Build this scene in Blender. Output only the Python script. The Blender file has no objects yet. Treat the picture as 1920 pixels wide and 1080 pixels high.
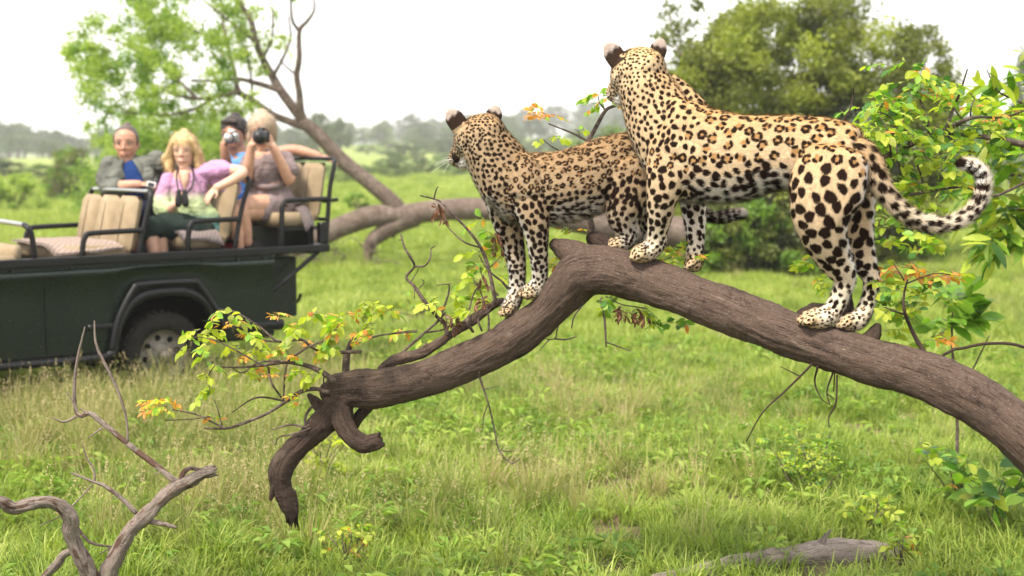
import bpy, math, random
import numpy as np
from mathutils import Vector, Matrix, noise as mnoise
from mathutils.kdtree import KDTree
random.seed(7); RNG = np.random.default_rng(11)
sc = bpy.context.scene
COL = sc.collection
# ---------------------------------------------------------------- camera
F = 1920 * 50 / 36.0                 # focal length in photo pixels
HY = 285.0                           # photo row of the horizon
CH = 1.83                            # camera height
TH = math.atan((540 - HY) / F)
cam_d = bpy.data.cameras.new('camera'); cam_d.lens = 50; cam_d.sensor_width = 36
cam_d.clip_start = 0.05; cam_d.clip_end = 3000
cam = bpy.data.objects.new('camera', cam_d); COL.objects.link(cam)
cam.location = (0, 0, CH); cam.rotation_euler = (math.pi / 2 - TH, 0, 0)
cam_d.dof.use_dof = True; cam_d.dof.focus_distance = 5.25; cam_d.dof.aperture_fstop = 2.7
sc.camera = cam
# ---------------------------------------------------------------- sky and sun
SUN_EL, SUN_AZ = math.radians(56), math.radians(222)     # azimuth from +Y clockwise
w = bpy.data.worlds.new('World'); sc.world = w; w.use_nodes = True
nt = w.node_tree; nt.nodes.clear()
sky = nt.nodes.new('ShaderNodeTexSky'); sky.sky_type = 'NISHITA'; sky.sun_disc = False
sky.sun_elevation = SUN_EL; sky.sun_rotation = SUN_AZ; sky.air_density = 1.0; sky.dust_density = 4.0
mx = nt.nodes.new('ShaderNodeMix'); mx.data_type = 'RGBA'; mx.inputs[0].default_value = 0.85
mx.inputs[7].default_value = (3.9, 3.85, 3.7, 1)          # even white overcast over the clear sky
bg = nt.nodes.new('ShaderNodeBackground'); bg.inputs[1].default_value = 0.11
wo = nt.nodes.new('ShaderNodeOutputWorld')
nt.links.new(sky.outputs[0], mx.inputs[6]); nt.links.new(mx.outputs[2], bg.inputs[0]); nt.links.new(bg.outputs[0], wo.inputs[0])
sun_d = bpy.data.lights.new('sun', 'SUN'); sun_d.energy = 1.5; sun_d.angle = math.radians(11); sun_d.color = (1.0, 0.91, 0.77)
sun = bpy.data.objects.new('sun', sun_d); COL.objects.link(sun)
sdir = Vector((math.sin(SUN_AZ) * math.cos(SUN_EL), math.cos(SUN_AZ) * math.cos(SUN_EL), math.sin(SUN_EL)))
sun.location = sdir * 60; sun.rotation_euler = sdir.to_track_quat('Z', 'Y').to_euler()
sc.view_settings.view_transform = 'Standard'; sc.view_settings.look = 'None'
sc.view_settings.exposure = 2.2; sc.view_settings.gamma = 1.0; sc.view_settings.use_curve_mapping = False
sc.render.engine = 'CYCLES'
sc.cycles.max_bounces = 6; sc.cycles.diffuse_bounces = 3; sc.cycles.glossy_bounces = 2
sc.cycles.transmission_bounces = 4; sc.cycles.transparent_max_bounces = 4; sc.cycles.volume_bounces = 0
sc.cycles.use_denoising = True
# ---------------------------------------------------------------- helpers
def P(px, py, Y):
    """photo pixel + distance along the ground (Y) -> point"""
    dx = (px - 960) / F; dy = (540 - py) / F
    d = Vector((dx, math.cos(TH) + dy * math.sin(TH), -math.sin(TH) + dy * math.cos(TH)))
    return Vector((0, 0, CH)) + d * (Y / d.y)
def M(px, Y): return px * Y / F      # pixels -> metres at distance Y
def on_ground(px, py):
    dy = (540 - py) / F; dx = (px - 960) / F
    d = Vector((dx, math.cos(TH) + dy * math.sin(TH), -math.sin(TH) + dy * math.cos(TH)))
    return Vector((0, 0, CH)) + d * (-CH / d.z)
def smooth_path(pts, per):
    """Catmull-Rom through rows of numbers"""
    p = np.asarray(pts, float)
    if len(p) < 3 or per <= 1: 
        if per <= 1: return p
        t = np.linspace(0, 1, per + 1)[:, None]; return p[0] + (p[1] - p[0]) * t if len(p) == 2 else p
    q = np.vstack([2 * p[0] - p[1], p, 2 * p[-1] - p[-2]]); out = []
    for i in range(1, len(q) - 2):
        for k in range(per):
            t = k / per
            out.append(0.5 * (2 * q[i] + (q[i+1] - q[i-1]) * t + (2*q[i-1] - 5*q[i] + 4*q[i+1] - q[i+2]) * t*t + (-q[i-1] + 3*q[i] - 3*q[i+1] + q[i+2]) * t**3))
    out.append(q[-2]); return np.array(out)
def loft(cs, a, b, lat=None, nseg=16, roundcap=True):
    """closed elliptical loft: centres cs, half axes a (across) and b (along lat)"""
    cs = np.asarray(cs, float); a = np.asarray(a, float); b = np.asarray(b, float)
    n = len(cs); T = np.gradient(cs, axis=0); T /= np.linalg.norm(T, axis=1)[:, None] + 1e-12
    Ls = np.zeros((n, 3))
    if lat is None:
        r = np.array([0.31, 0.2, 0.93]) if abs(T[0, 2]) < 0.9 else np.array([0.9, 0.3, 0.1])
        l = r - T[0] * r.dot(T[0]); l /= np.linalg.norm(l)
        for i in range(n):
            l = l - T[i] * l.dot(T[i]); l /= np.linalg.norm(l) + 1e-12; Ls[i] = l
    else:
        lat = np.asarray(lat, float)
        for i in range(n):
            q = lat[i] if lat.ndim == 2 else lat
            l = q - T[i] * q.dot(T[i]); Ls[i] = l / (np.linalg.norm(l) + 1e-12)
    N = np.cross(T, Ls)
    C, A, B, L2, N2 = list(cs), list(a), list(b), list(Ls), list(N)
    if roundcap:
        for end in (0, 1):
            i = 0 if end == 0 else n - 1; s = -1 if end == 0 else 1; m = min(a[i], b[i]) * 0.85
            for k in (0.5, 0.8, 0.96):
                q = math.sqrt(1 - k * k); row = (cs[i] + T[i] * s * m * k, a[i] * q, b[i] * q, Ls[i], N[i])
                if end == 0:
                    C.insert(0, row[0]); A.insert(0, row[1]); B.insert(0, row[2]); L2.insert(0, row[3]); N2.insert(0, row[4])
                else:
                    C.append(row[0]); A.append(row[1]); B.append(row[2]); L2.append(row[3]); N2.append(row[4])
    C = np.array(C); A = np.array(A); B = np.array(B); L2 = np.array(L2); N2 = np.array(N2)
    ph = np.arange(nseg) * 2 * math.pi / nseg
    V = (C[:, None, :] + (np.cos(ph)[None, :, None] * A[:, None, None]) * N2[:, None, :] + (np.sin(ph)[None, :, None] * B[:, None, None]) * L2[:, None, :]).reshape(-1, 3)
    m = len(C); Fc = []
    for i in range(m - 1):
        for k in range(nseg):
            k2 = (k + 1) % nseg
            Fc.append((i*nseg + k, (i+1)*nseg + k, (i+1)*nseg + k2, i*nseg + k2))
    Fc.append(tuple(range(nseg))); Fc.append(tuple((m-1)*nseg + k for k in reversed(range(nseg))))
    return V, Fc
def tube(pts, r, nseg=8, per=4, cap=False):
    """round tube along points with a radius for each"""
    rows = [(*p, q) for p, q in zip(pts, r)] if hasattr(r, '__len__') else [(*p, r) for p in pts]
    s = smooth_path(rows, per)
    return loft(s[:, :3], s[:, 3], s[:, 3], None, nseg, cap)
class Buf:
    """collects shapes, builds one mesh"""
    def __init__(s): s.V = []; s.F = []; s.mi = []; s.n = 0
    def add(s, V, Fc, mi=0):
        V = np.asarray(V, float); s.V.append(V); o = s.n
        s.F += [tuple(i + o for i in f) for f in Fc]; s.mi += [mi] * len(Fc); s.n += len(V); return s
    def box(s, lo, hi, mi=0, bev=0.0):
        (x0, y0, z0), (x1, y1, z1) = lo, hi
        b = min(bev, (x1-x0)/2.01, (y1-y0)/2.01, (z1-z0)/2.01)
        if b <= 0:
            V = [(x0,y0,z0),(x1,y0,z0),(x1,y1,z0),(x0,y1,z0),(x0,y0,z1),(x1,y0,z1),(x1,y1,z1),(x0,y1,z1)]
            return s.add(V, [(0,3,2,1),(4,5,6,7),(0,1,5,4),(1,2,6,5),(2,3,7,6),(3,0,4,7)], mi)
        def ring(i, z): 
            return [(x0+i+b,y0+i,z),(x1-i-b,y0+i,z),(x1-i,y0+i+b,z),(x1-i,y1-i-b,z),(x1-i-b,y1-i,z),(x0+i+b,y1-i,z),(x0+i,y1-i-b,z),(x0+i,y0+i+b,z)]
        c = 0.7 * b
        R = ring(c*0.6, z0) + ring(0, z0 + b) + ring(0, z1 - b) + ring(c*0.6, z1)
        Fc = [tuple(reversed(range(8))), tuple(24 + k for k in range(8))]
        for j in range(3):
            for k in range(8):
                k2 = (k+1) % 8; Fc.append((j*8+k, j*8+k2, (j+1)*8+k2, (j+1)*8+k))
        return s.add(R, Fc, mi)
    def tube(s, pts, r, nseg=8, per=4, cap=True, mi=0):
        return s.add(*tube(pts, r, nseg, per, cap), mi)
    def build(s, name, mats, parent=None, smooth=True, loc=None):
        V = np.vstack(s.V); 
        if loc is not None: V = V - np.array(loc)
        me = bpy.data.meshes.new(name); me.from_pydata(V.tolist(), [], s.F)
        for m in (mats if isinstance(mats, (list, tuple)) else [mats]): me.materials.append(m)
        if len(set(s.mi)) > 1: me.polygons.foreach_set('material_index', s.mi)
        me.polygons.foreach_set('use_smooth', [smooth] * len(me.polygons)); me.update()
        o = bpy.data.objects.new(name, me); COL.objects.link(o)
        if parent is not None: o.parent = parent
        elif loc is not None: o.location = loc
        return o
def fast_mesh(name, V, loops, per, mats, mi=None, smooth=False):
    """mesh from numpy: faces all with `per` corners"""
    me = bpy.data.meshes.new(name); V = np.ascontiguousarray(V, np.float32); loops = np.ascontiguousarray(loops, np.int32).ravel()
    nf = len(loops) // per
    me.vertices.add(len(V)); me.vertices.foreach_set('co', V.ravel())
    me.loops.add(len(loops)); me.loops.foreach_set('vertex_index', loops)
    me.polygons.add(nf); me.polygons.foreach_set('loop_start', np.arange(nf, dtype=np.int32) * per)
    if mi is not None: me.polygons.foreach_set('material_index', np.asarray(mi, np.int32))
    me.polygons.foreach_set('use_smooth', np.full(nf, smooth))
    for m in (mats if isinstance(mats, (list, tuple)) else [mats]): me.materials.append(m)
    me.update(calc_edges=True); me.validate(); return me
def link(name, me, parent=None, loc=None):
    o = bpy.data.objects.new(name, me); COL.objects.link(o)
    if loc is not None: o.location = loc
    if parent is not None: o.parent = parent
    return o
def tag(o, label=None, cat=None, group=None, kind=None):
    if label: o['label'] = label
    if cat: o['category'] = cat
    if group: o['group'] = group
    if kind: o['kind'] = kind
    return o
def empty(name, loc=(0, 0, 0), rz=0.0):
    o = bpy.data.objects.new(name, None); COL.objects.link(o); o.location = loc; o.rotation_euler = (0, 0, rz)
    o.empty_display_size = 0.1; return o
def remesh(parts, voxel, smooth_it=3, fac=0.5):
    """union of closed shells into one continuous skin (V, F arrays of quads)"""
    b = Buf()
    for V, Fc in parts: b.add(V, Fc)
    me = bpy.data.meshes.new('tmp'); me.from_pydata(np.vstack(b.V).tolist(), [], b.F); me.update()
    o = bpy.data.objects.new('tmp', me); COL.objects.link(o)
    m = o.modifiers.new('r', 'REMESH'); m.mode = 'VOXEL'; m.voxel_size = voxel; m.adaptivity = 0
    if smooth_it:
        s = o.modifiers.new('s', 'SMOOTH'); s.iterations = smooth_it; s.factor = fac
    dg = bpy.context.evaluated_depsgraph_get(); ev = o.evaluated_get(dg); res = bpy.data.meshes.new_from_object(ev)
    bpy.data.objects.remove(o); bpy.data.meshes.remove(me)
    return res
def vnoise(p, scale, seed=0.0, octv=3):
    return mnoise.fractal(Vector((p[0]*scale + seed, p[1]*scale - seed*1.7, p[2]*scale + seed*0.3)), 1.0, 2.0, octv)
# ---------------------------------------------------------------- materials
def srgb(r, g, b):
    f = lambda c: (c/255/12.92) if c/255 <= 0.04045 else ((c/255 + 0.055)/1.055) ** 2.4
    return (f(r), f(g), f(b), 1)
class Mat:
    def __init__(s, name, rough=0.6, spec=0.3):
        s.m = bpy.data.materials.new(name); s.m.use_nodes = True; s.t = s.m.node_tree; s.t.nodes.clear()
        s.out = s.n('ShaderNodeOutputMaterial'); s.b = s.n('ShaderNodeBsdfPrincipled')
        s.b.inputs['Roughness'].default_value = rough; s.b.inputs['Specular IOR Level'].default_value = spec
        s.l(s.b.outputs[0], s.out.inputs[0])
    def n(s, t, **k):
        x = s.t.nodes.new(t)
        for a, v in k.items(): setattr(x, a, v)
        return x
    def l(s, a, b): s.t.links.new(a, b)
    def pos(s, obj=False):
        if obj: return s.n('ShaderNodeTexCoord').outputs['Object']
        return s.n('ShaderNodeNewGeometry').outputs['Position']
    def mapping(s, v, scale):
        m = s.n('ShaderNodeMapping'); m.inputs['Scale'].default_value = scale; s.l(v, m.inputs[0]); return m.outputs[0]
    def noise(s, scale, detail=4, rough=0.55, vec=None, dist=0.0):
        x = s.n('ShaderNodeTexNoise'); x.inputs['Scale'].default_value = scale; x.inputs['Detail'].default_value = detail
        x.inputs['Roughness'].default_value = rough; x.inputs['Distortion'].default_value = dist
        if vec is not None: s.l(vec, x.inputs['Vector'])
        return x.outputs[0]
    def ramp(s, v, stops):
        r = s.n('ShaderNodeValToRGB'); e = r.color_ramp.elements
        while len(e) < len(stops): e.new(0.5)
        for q, (p, c) in zip(e, stops): q.position = p; q.color = c if len(c) == 4 else (*c, 1)
        s.l(v, r.inputs[0]); return r.outputs[0]
    def mix(s, f, a, b, mode='MIX'):
        x = s.n('ShaderNodeMix', data_type='RGBA', blend_type=mode)
        for i, v in ((0, f), (6, a), (7, b)):
            if hasattr(v, 'is_linked') or hasattr(v, 'node'): s.l(v, x.inputs[i])
            else: x.inputs[i].default_value = (*v, 1) if hasattr(v, '__len__') and len(v) == 3 else v
        return x.outputs[2]
    def color(s, c):
        if hasattr(c, 'node'): s.l(c, s.b.inputs['Base Color'])
        else: s.b.inputs['Base Color'].default_value = c
    def bump(s, h, strength=0.4, dist=0.01):
        x = s.n('ShaderNodeBump'); x.inputs['Strength'].default_value = strength; x.inputs['Distance'].default_value = dist
        s.l(h, x.inputs['Height']); s.l(x.outputs[0], s.b.inputs['Normal']); return x
    def translucent(s, col, fac):
        t = s.n('ShaderNodeBsdfTranslucent'); m = s.n('ShaderNodeMixShader'); m.inputs[0].default_value = fac
        if hasattr(col, 'node'): s.l(col, t.inputs[0])
        else: t.inputs[0].default_value = col
        s.l(s.b.outputs[0], m.inputs[1]); s.l(t.outputs[0], m.inputs[2]); s.l(m.outputs[0], s.out.inputs[0])
def plain(name, col, rough=0.6, spec=0.3, metal=0.0, nscale=30, var=0.12, bump=0.0):
    m = Mat(name, rough, spec); v = m.noise(nscale, 4)
    lo = tuple(c * (1 - var) for c in col[:3]) + (1,); hi = tuple(min(1, c * (1 + var)) for c in col[:3]) + (1,)
    m.color(m.ramp(v, [(0.3, lo), (0.7, hi)])); m.b.inputs['Metallic'].default_value = metal
    if bump: m.bump(v, bump, 0.004)
    return m.m
def leaf_mat(name, col, col2, trans=0.45, rough=0.45, rnd=True, nscale=6.0):
    m = Mat(name, rough, 0.35)
    v = m.noise(nscale, 2, vec=m.pos()); c = m.ramp(v, [(0.32, col), (0.68, col2)])
    if rnd:
        oi = m.n('ShaderNodeObjectInfo'); h = m.n('ShaderNodeHueSaturation')
        r = m.n('ShaderNodeMapRange'); r.inputs[3].default_value = 0.65; r.inputs[4].default_value = 1.35
        m.l(oi.outputs['Random'], r.inputs[0]); m.l(r.outputs[0], h.inputs['Value']); m.l(c, h.inputs['Color']); c = h.outputs[0]
    m.color(c)
    t = m.mix(1.0, c, (1.5, 1.6, 0.7, 1), 'MULTIPLY')
    m.translucent(t, trans); return m.m
# ================================================================ ground
def gz(x, y):
    x = np.asarray(x, float); y = np.asarray(y, float)
    t = np.clip((y - 130) / 400, 0, 1); t = t*t*(3 - 2*t)
    hill = t * (4.4 + 1.6*np.sin(x*0.008 + 0.4) + 1.2*np.sin(x*0.019 + 2) + 3.2*np.clip((x + 15)/110, -1, 1))
    return hill + 0.025*np.sin(x*1.3 + 0.7*y)*np.cos(y*0.9 - x*0.4) + 0.02*np.sin(2.9*x - 1.1*y)
def make_ground():
    ys = np.concatenate([np.linspace(-30, 3, 14), np.linspace(3.3, 30, 130), np.geomspace(30.6, 1600, 70)])
    k = np.linspace(-1, 1, 181); xs = np.sign(k) * (np.abs(k)*9 + 900*np.abs(k)**5)
    X, Y = np.meshgrid(xs, ys); Z = gz(X, Y); V = np.stack([X, Y, Z], -1).reshape(-1, 3); n = len(xs)
    i = np.arange(len(ys) - 1)[:, None]*n + np.arange(n - 1)[None]; q = np.stack([i, i + 1, i + n + 1, i + n], -1).reshape(-1)
    m = Mat('meadow_ground', 0.95, 0.1); p = m.pos()
    big = m.noise(0.16, 3, vec=p); mid = m.noise(1.1, 5, vec=p); fine = m.noise(9, 5, vec=p); mott = m.noise(0.5, 6, 0.65, vec=m.mapping(p, (1, 0.35, 1)))
    green = m.ramp(mott, [(0.3, (0.13, 0.17, 0.035)), (0.5, (0.21, 0.265, 0.058)), (0.68, (0.29, 0.335, 0.095))])
    soil = m.ramp(fine, [(0.3, (0.07, 0.045, 0.03)), (0.7, (0.19, 0.13, 0.09))])
    # soil lies open near the viewer; further off the sward closes
    sep = m.n('ShaderNodeSeparateXYZ'); m.l(p, sep.inputs[0])
    mr = m.n('ShaderNodeMapRange'); mr.inputs[1].default_value = 9; mr.inputs[2].default_value = 20; m.l(sep.outputs[1], mr.inputs[0])
    near = m.mix(m.ramp(mid, [(0.46, (0, 0, 0)), (0.6, (1, 1, 1))]), m.mix(0.55, soil, (0.05, 0.06, 0.02, 1)), soil)
    c = m.mix(mr.outputs[0], near, green)
    m.color(c); m.bump(fine, 0.6, 0.05)
    o = link('ground', fast_mesh('ground', V, q, 4, m.m, smooth=True)); tag(o, kind='structure')
make_ground()
# ================================================================ grass
def grass_mat(name, stops, trans=0.4, dry=None):
    m = Mat(name, 0.5, 0.25); p = m.pos()
    oi = m.n('ShaderNodeObjectInfo'); n1 = m.noise(0.8, 4, vec=p)
    ad = m.n('ShaderNodeMath', operation='MULTIPLY_ADD'); ad.inputs[1].default_value = 0.42; m.l(oi.outputs['Random'], ad.inputs[0])
    sc_ = m.n('ShaderNodeMath', operation='MULTIPLY'); sc_.inputs[1].default_value = 0.62; m.l(n1, sc_.inputs[0]); m.l(sc_.outputs[0], ad.inputs[2])
    at = m.n('ShaderNodeAttribute'); at.attribute_name = 'blade'
    a2 = m.n('ShaderNodeMath', operation='MULTIPLY_ADD'); a2.inputs[1].default_value = 0.30; m.l(at.outputs['Fac'], a2.inputs[0]); m.l(ad.outputs[0], a2.inputs[2])
    a3 = m.n('ShaderNodeMath', operation='SUBTRACT'); a3.inputs[1].default_value = 0.15; m.l(a2.outputs[0], a3.inputs[0])
    c = m.ramp(a3.outputs[0], stops); m.color(c); m.translucent(m.mix(1.0, c, (1.25, 1.3, 0.8, 1), 'MULTIPLY'), trans); return m.m
G_LUSH = grass_mat('grass_lush', [(0.2, (0.095, 0.16, 0.022)), (0.45, (0.18, 0.265, 0.035)), (0.65, (0.28, 0.36, 0.06)), (0.85, (0.45, 0.49, 0.14))])
G_SHORT = grass_mat('grass_short', [(0.2, (0.115, 0.175, 0.025)), (0.45, (0.22, 0.295, 0.045)), (0.65, (0.32, 0.385, 0.075)), (0.88, (0.48, 0.50, 0.19))])
G_DRY = grass_mat('grass_dry', [(0.2, (0.10, 0.15, 0.03)), (0.45, (0.18, 0.225, 0.05)), (0.65, (0.30, 0.29, 0.10)), (0.85, (0.42, 0.34, 0.19))], 0.3)
G_WEED = grass_mat('weed_leaf', [(0.2, (0.09, 0.17, 0.025)), (0.5, (0.17, 0.28, 0.04)), (0.8, (0.30, 0.40, 0.07))])
def tuft(seed, n, l0, l1, width, spread, bend, mat, seedheads=0.0):
    r = np.random.default_rng(seed); V = []; Fq = []; B = []
    S = 4
    for _ in range(n):
        a = r.uniform(0, 6.283); rad = spread * math.sqrt(r.uniform()); L = r.uniform(l0, l1); wd = width * r.uniform(0.6, 1.2)
        base = np.array([math.cos(a), math.sin(a), 0]) * rad; da = a + r.normal(0, 0.9); out = np.array([math.cos(da), math.sin(da), 0]); side = np.array([-out[1], out[0], 0])
        bd = bend * r.uniform(0.3, 1.3); lean = r.uniform(0.05, 0.5); tint = r.uniform()
        ang = lean; p = base.copy(); o = len(V)
        for k in range(S + 1):
            t = k / S; wv = wd * (1 - t**1.8) * 0.5 + 0.0004
            V += [p + side*wv, p - side*wv]; B += [tint]*2
            p = p + (out*math.sin(ang) + np.array([0, 0, math.cos(ang)])) * L / S; ang += bd / S * (0.6 + t)
        for k in range(S): Fq.append((o+2*k, o+2*k+1, o+2*k+3, o+2*k+2))
        if seedheads and r.uniform() < seedheads:
            for q in range(7):
                c = p + np.array([r.normal(0, .006), r.normal(0, .006), r.uniform(-.06, .03)]); o = len(V); d = r.normal(0, 1, 3); d /= np.linalg.norm(d); e = np.cross(d, [0.3, 0.2, 0.9])
                V += [c - d*.008, c + e*.0035, c + d*.008, c - e*.0035]; B += [1.6]*4; Fq.append((o, o+1, o+2, o+3))
    me = fast_mesh('tuft', np.array(V), np.array(Fq), 4, mat)
    at = me.attributes.new('blade', 'FLOAT', 'POINT'); at.data.foreach_set('value', np.array(B, np.float32)); return me
def weed(seed, n, size, mat):
    r = np.random.default_rng(seed); V = []; Fq = []; B = []
    for i in range(n):
        a = r.uniform(0, 6.283); h = r.uniform(0.02, 0.16)*size/0.08; out = np.array([math.cos(a), math.sin(a), r.uniform(-.3, .7)]); out /= np.linalg.norm(out)
        side = np.cross(out, [0, 0, 1.0]); side /= np.linalg.norm(side); c = np.array([math.cos(a)*.03, math.sin(a)*.03, h]) ; L = size*r.uniform(.6, 1.3); W = L*r.uniform(.3, .5); o = len(V)
        V += [c, c + out*L*.45 + side*W*.5 + [0,0,.006], c + out*L - [0,0,L*.15], c + out*L*.45 - side*W*.5 + [0,0,.006]]; B += [r.uniform()]*4; Fq.append((o, o+1, o+2, o+3))
    me = fast_mesh('weed', np.array(V), np.array(Fq), 4, mat)
    at = me.attributes.new('blade', 'FLOAT', 'POINT'); at.data.foreach_set('value', np.array(B, np.float32)); return me
def scatter(name, pts, scl, temps, label, cat, tilt=0.12, seed=1):
    """one uncountable cover: tufts set on points"""
    r = np.random.default_rng(seed); n = len(pts)
    me = bpy.data.meshes.new(name); me.vertices.add(n); me.vertices.foreach_set('co', np.asarray(pts, np.float32).ravel())
    for nm, ty, val in (('scl', 'FLOAT', scl), ('idx', 'INT', r.integers(0, len(temps), n))):
        a = me.attributes.new(nm, ty, 'POINT'); a.data.foreach_set('value', np.asarray(val, np.float32 if ty == 'FLOAT' else np.int32))
    rot = np.stack([r.normal(0, tilt, n), r.normal(0, tilt, n), r.uniform(0, 6.283, n)], -1)
    a = me.attributes.new('rot', 'FLOAT_VECTOR', 'POINT'); a.data.foreach_set('vector', rot.astype(np.float32).ravel())
    o = link(name, me); tag(o, label, cat, kind='stuff')
    g = bpy.data.node_groups.new(name, 'GeometryNodeTree'); g.interface.new_socket('Geometry', in_out='INPUT', socket_type='NodeSocketGeometry'); g.interface.new_socket('Geometry', in_out='OUTPUT', socket_type='NodeSocketGeometry')
    N = g.nodes; i = N.new('NodeGroupInput'); ou = N.new('NodeGroupOutput'); ip = N.new('GeometryNodeInstanceOnPoints'); jn = N.new('GeometryNodeJoinGeometry')
    objs = []
    for k, t in enumerate(temps):
        to = bpy.data.objects.new('tuft_source', t); objs.append(to)
    for to in reversed(objs):
        oi = N.new('GeometryNodeObjectInfo'); oi.inputs['Object'].default_value = to; oi.inputs['As Instance'].default_value = True; g.links.new(oi.outputs['Geometry'], jn.inputs[0])
    def at(nm, ty):
        x = N.new('GeometryNodeInputNamedAttribute'); x.data_type = ty; x.inputs['Name'].default_value = nm; return x.outputs['Attribute']
    ip.inputs['Pick Instance'].default_value = True
    g.links.new(i.outputs[0], ip.inputs['Points']); g.links.new(jn.outputs[0], ip.inputs['Instance']); g.links.new(at('idx', 'INT'), ip.inputs['Instance Index'])
    e2r = N.new('FunctionNodeEulerToRotation'); g.links.new(at('rot', 'FLOAT_VECTOR'), e2r.inputs[0]); g.links.new(e2r.outputs[0], ip.inputs['Rotation']); g.links.new(at('scl', 'FLOAT'), ip.inputs['Scale'])
    g.links.new(ip.outputs[0], ou.inputs[0])
    md = o.modifiers.new('scatter', 'NODES'); md.node_group = g; return o
def field(n, y0, y1, seed, wide=0.47, add=0.6):
    """random points over the part of the meadow in view, even per area"""
    r = np.random.default_rng(seed); y = np.sqrt(r.uniform(y0*y0, y1*y1, n)); x = r.uniform(-1, 1, n) * (wide*y + add)
    return x, y, r
def pn(x, y, s, seed=0):   # cheap smooth noise 0..1
    v = np.zeros_like(x); a = 1; t = 0
    for k in range(4):
        c1, c2 = 0.6 + 0.37*k + seed, 1.9*k - seed
        v += a*np.sin(x*s*(1 + .13*k) + c1*3 + 1.7*np.sin(y*s*0.8 + c2))*np.cos(y*s*(1.07 - .1*k) + c2*2 + 1.3*np.sin(x*s*0.7 + c1)); t += a; a *= 0.6; s *= 1.9
    return np.clip(0.5 + 0.5*v/t*1.6, 0, 1)
CAR_O = None
def off_log(x, y):
    """keep the lying log and the strip before it clear of tall tufts"""
    cy = 5.85 + (x - .7)/1.05*.53; return ~((x > .45) & (x < 1.8) & (y < cy + .10) & (y > cy - .55))
def make_grass():
    shorts = [tuft(s, 52, 0.04, 0.12, 0.0060, 0.085, 2.0, G_SHORT) for s in (1, 2, 3)]
    lush = [tuft(s, 48, 0.09, 0.24, 0.0075, 0.07, 2.1, G_LUSH) for s in (4, 5, 6)]
    tall = [tuft(s, 40, 0.22, 0.46, 0.0036, 0.06, 0.9, G_DRY, 0.35) for s in (7, 8)]
    weeds = [weed(s, 16, 0.055, G_WEED) for s in (9, 10)]
    # short sward
    P_, S_ = [], []
    for n, y0, y1, s0, s1, sd in ((9500, 3.5, 12, .7, 1.3, 1), (15000, 12, 26, .9, 1.7, 2), (15000, 26, 60, 1.6, 3.0, 3), (9000, 60, 125, 2.4, 4.2, 4)):
        x, y, r = field(n, y0, y1, sd); k = (pn(x, y, 0.8, 1) > 0.16) | (y > 20); soil = (x > 0.35) & (x < 1.6) & (y > 5.9) & (y < 7.0) & (pn(x, y, 4.5, 4) < 0.40); k &= ~soil
        k &= off_log(x, y) | (r.uniform(0, 1, len(x)) < .42); x, y = x[k], y[k]; P_.append(np.stack([x, y, gz(x, y)], -1)); S_.append(r.uniform(s0, s1, len(x)) * np.where(y < 26, 0.75 + 0.5*pn(x, y, 1.4, 9), 1.0))
    scatter('short_grass', np.vstack(P_), np.concatenate(S_), shorts, 'short bright green grass covering the open meadow', 'grass', seed=21)
    P_, S_ = [], []
    for n, y0, y1, s0, s1, sd in ((5200, 3.5, 12, .5, 1.05, 5), (6500, 12, 26, .5, 1.1, 6), (3500, 26, 60, .7, 1.6, 7)):
        x, y, r = field(n, y0, y1, sd); d = pn(x, y, 0.75, 5); right = np.clip((x/np.maximum(y, 1) - 0.02)/0.25, 0, 1)*(y < 9); k = r.uniform(0, 1, n) < np.clip(0.1 + 1.5*(d - 0.42) + 0.55*right, 0.05, 1); soil = (x > 0.35) & (x < 1.6) & (y > 5.9) & (y < 7.0) & (pn(x, y, 4.5, 4) < 0.40); k &= ~soil
        k &= off_log(x, y) | (r.uniform(0, 1, len(x)) < .42); x, y = x[k], y[k]; P_.append(np.stack([x, y, gz(x, y)], -1)); S_.append(r.uniform(s0, s1, len(x)))
    scatter('lush_grass', np.vstack(P_), np.concatenate(S_), lush, 'arching bright green grass tufts below the fallen bough', 'grass', seed=22)
    P_, S_ = [], []
    for n, y0, y1, s0, s1, sd in ((5200, 5.4, 12, .5, 1.0, 8), (3600, 12, 26, .5, .95, 9), (1600, 26, 60, .7, 1.3, 10)):
        x, y, r = field(n, y0, y1, sd); d = pn(x, y, 0.9, 7); left = np.clip((-x/np.maximum(y, 1) - 0.06)/0.14, 0, 1)*(y < 12.5)*(y > 6.2)
        k = r.uniform(0, 1, n) < np.clip(1.5*(d - 0.64) + 0.45*left + .4*left*(y > 8.2)*(y < 10.4), 0.014, 1); k &= off_log(x, y); x, y = x[k], y[k]
        P_.append(np.stack([x, y, gz(x, y)], -1)); S_.append(r.uniform(s0, s1, len(x)))
    scatter('tall_dry_grass', np.vstack(P_), np.concatenate(S_), tall, 'tall wispy grass with pale seed heads around the dark green vehicle', 'grass', 0.2, seed=23)
    x, y, r = field(5200, 3.8, 13, 11); k = r.uniform(0, 1, len(x)) < np.clip(pn(x, y, 1.1, 12)*1.3 - .3, 0.05, 1); k &= off_log(x, y); x, y = x[k], y[k]
    scatter('ground_weeds', np.stack([x, y, gz(x, y)], -1), r.uniform(.6, 1.5, len(x)), weeds, 'small broad-leaved weeds growing between the grass', 'weeds', seed=24)
make_grass()
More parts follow.
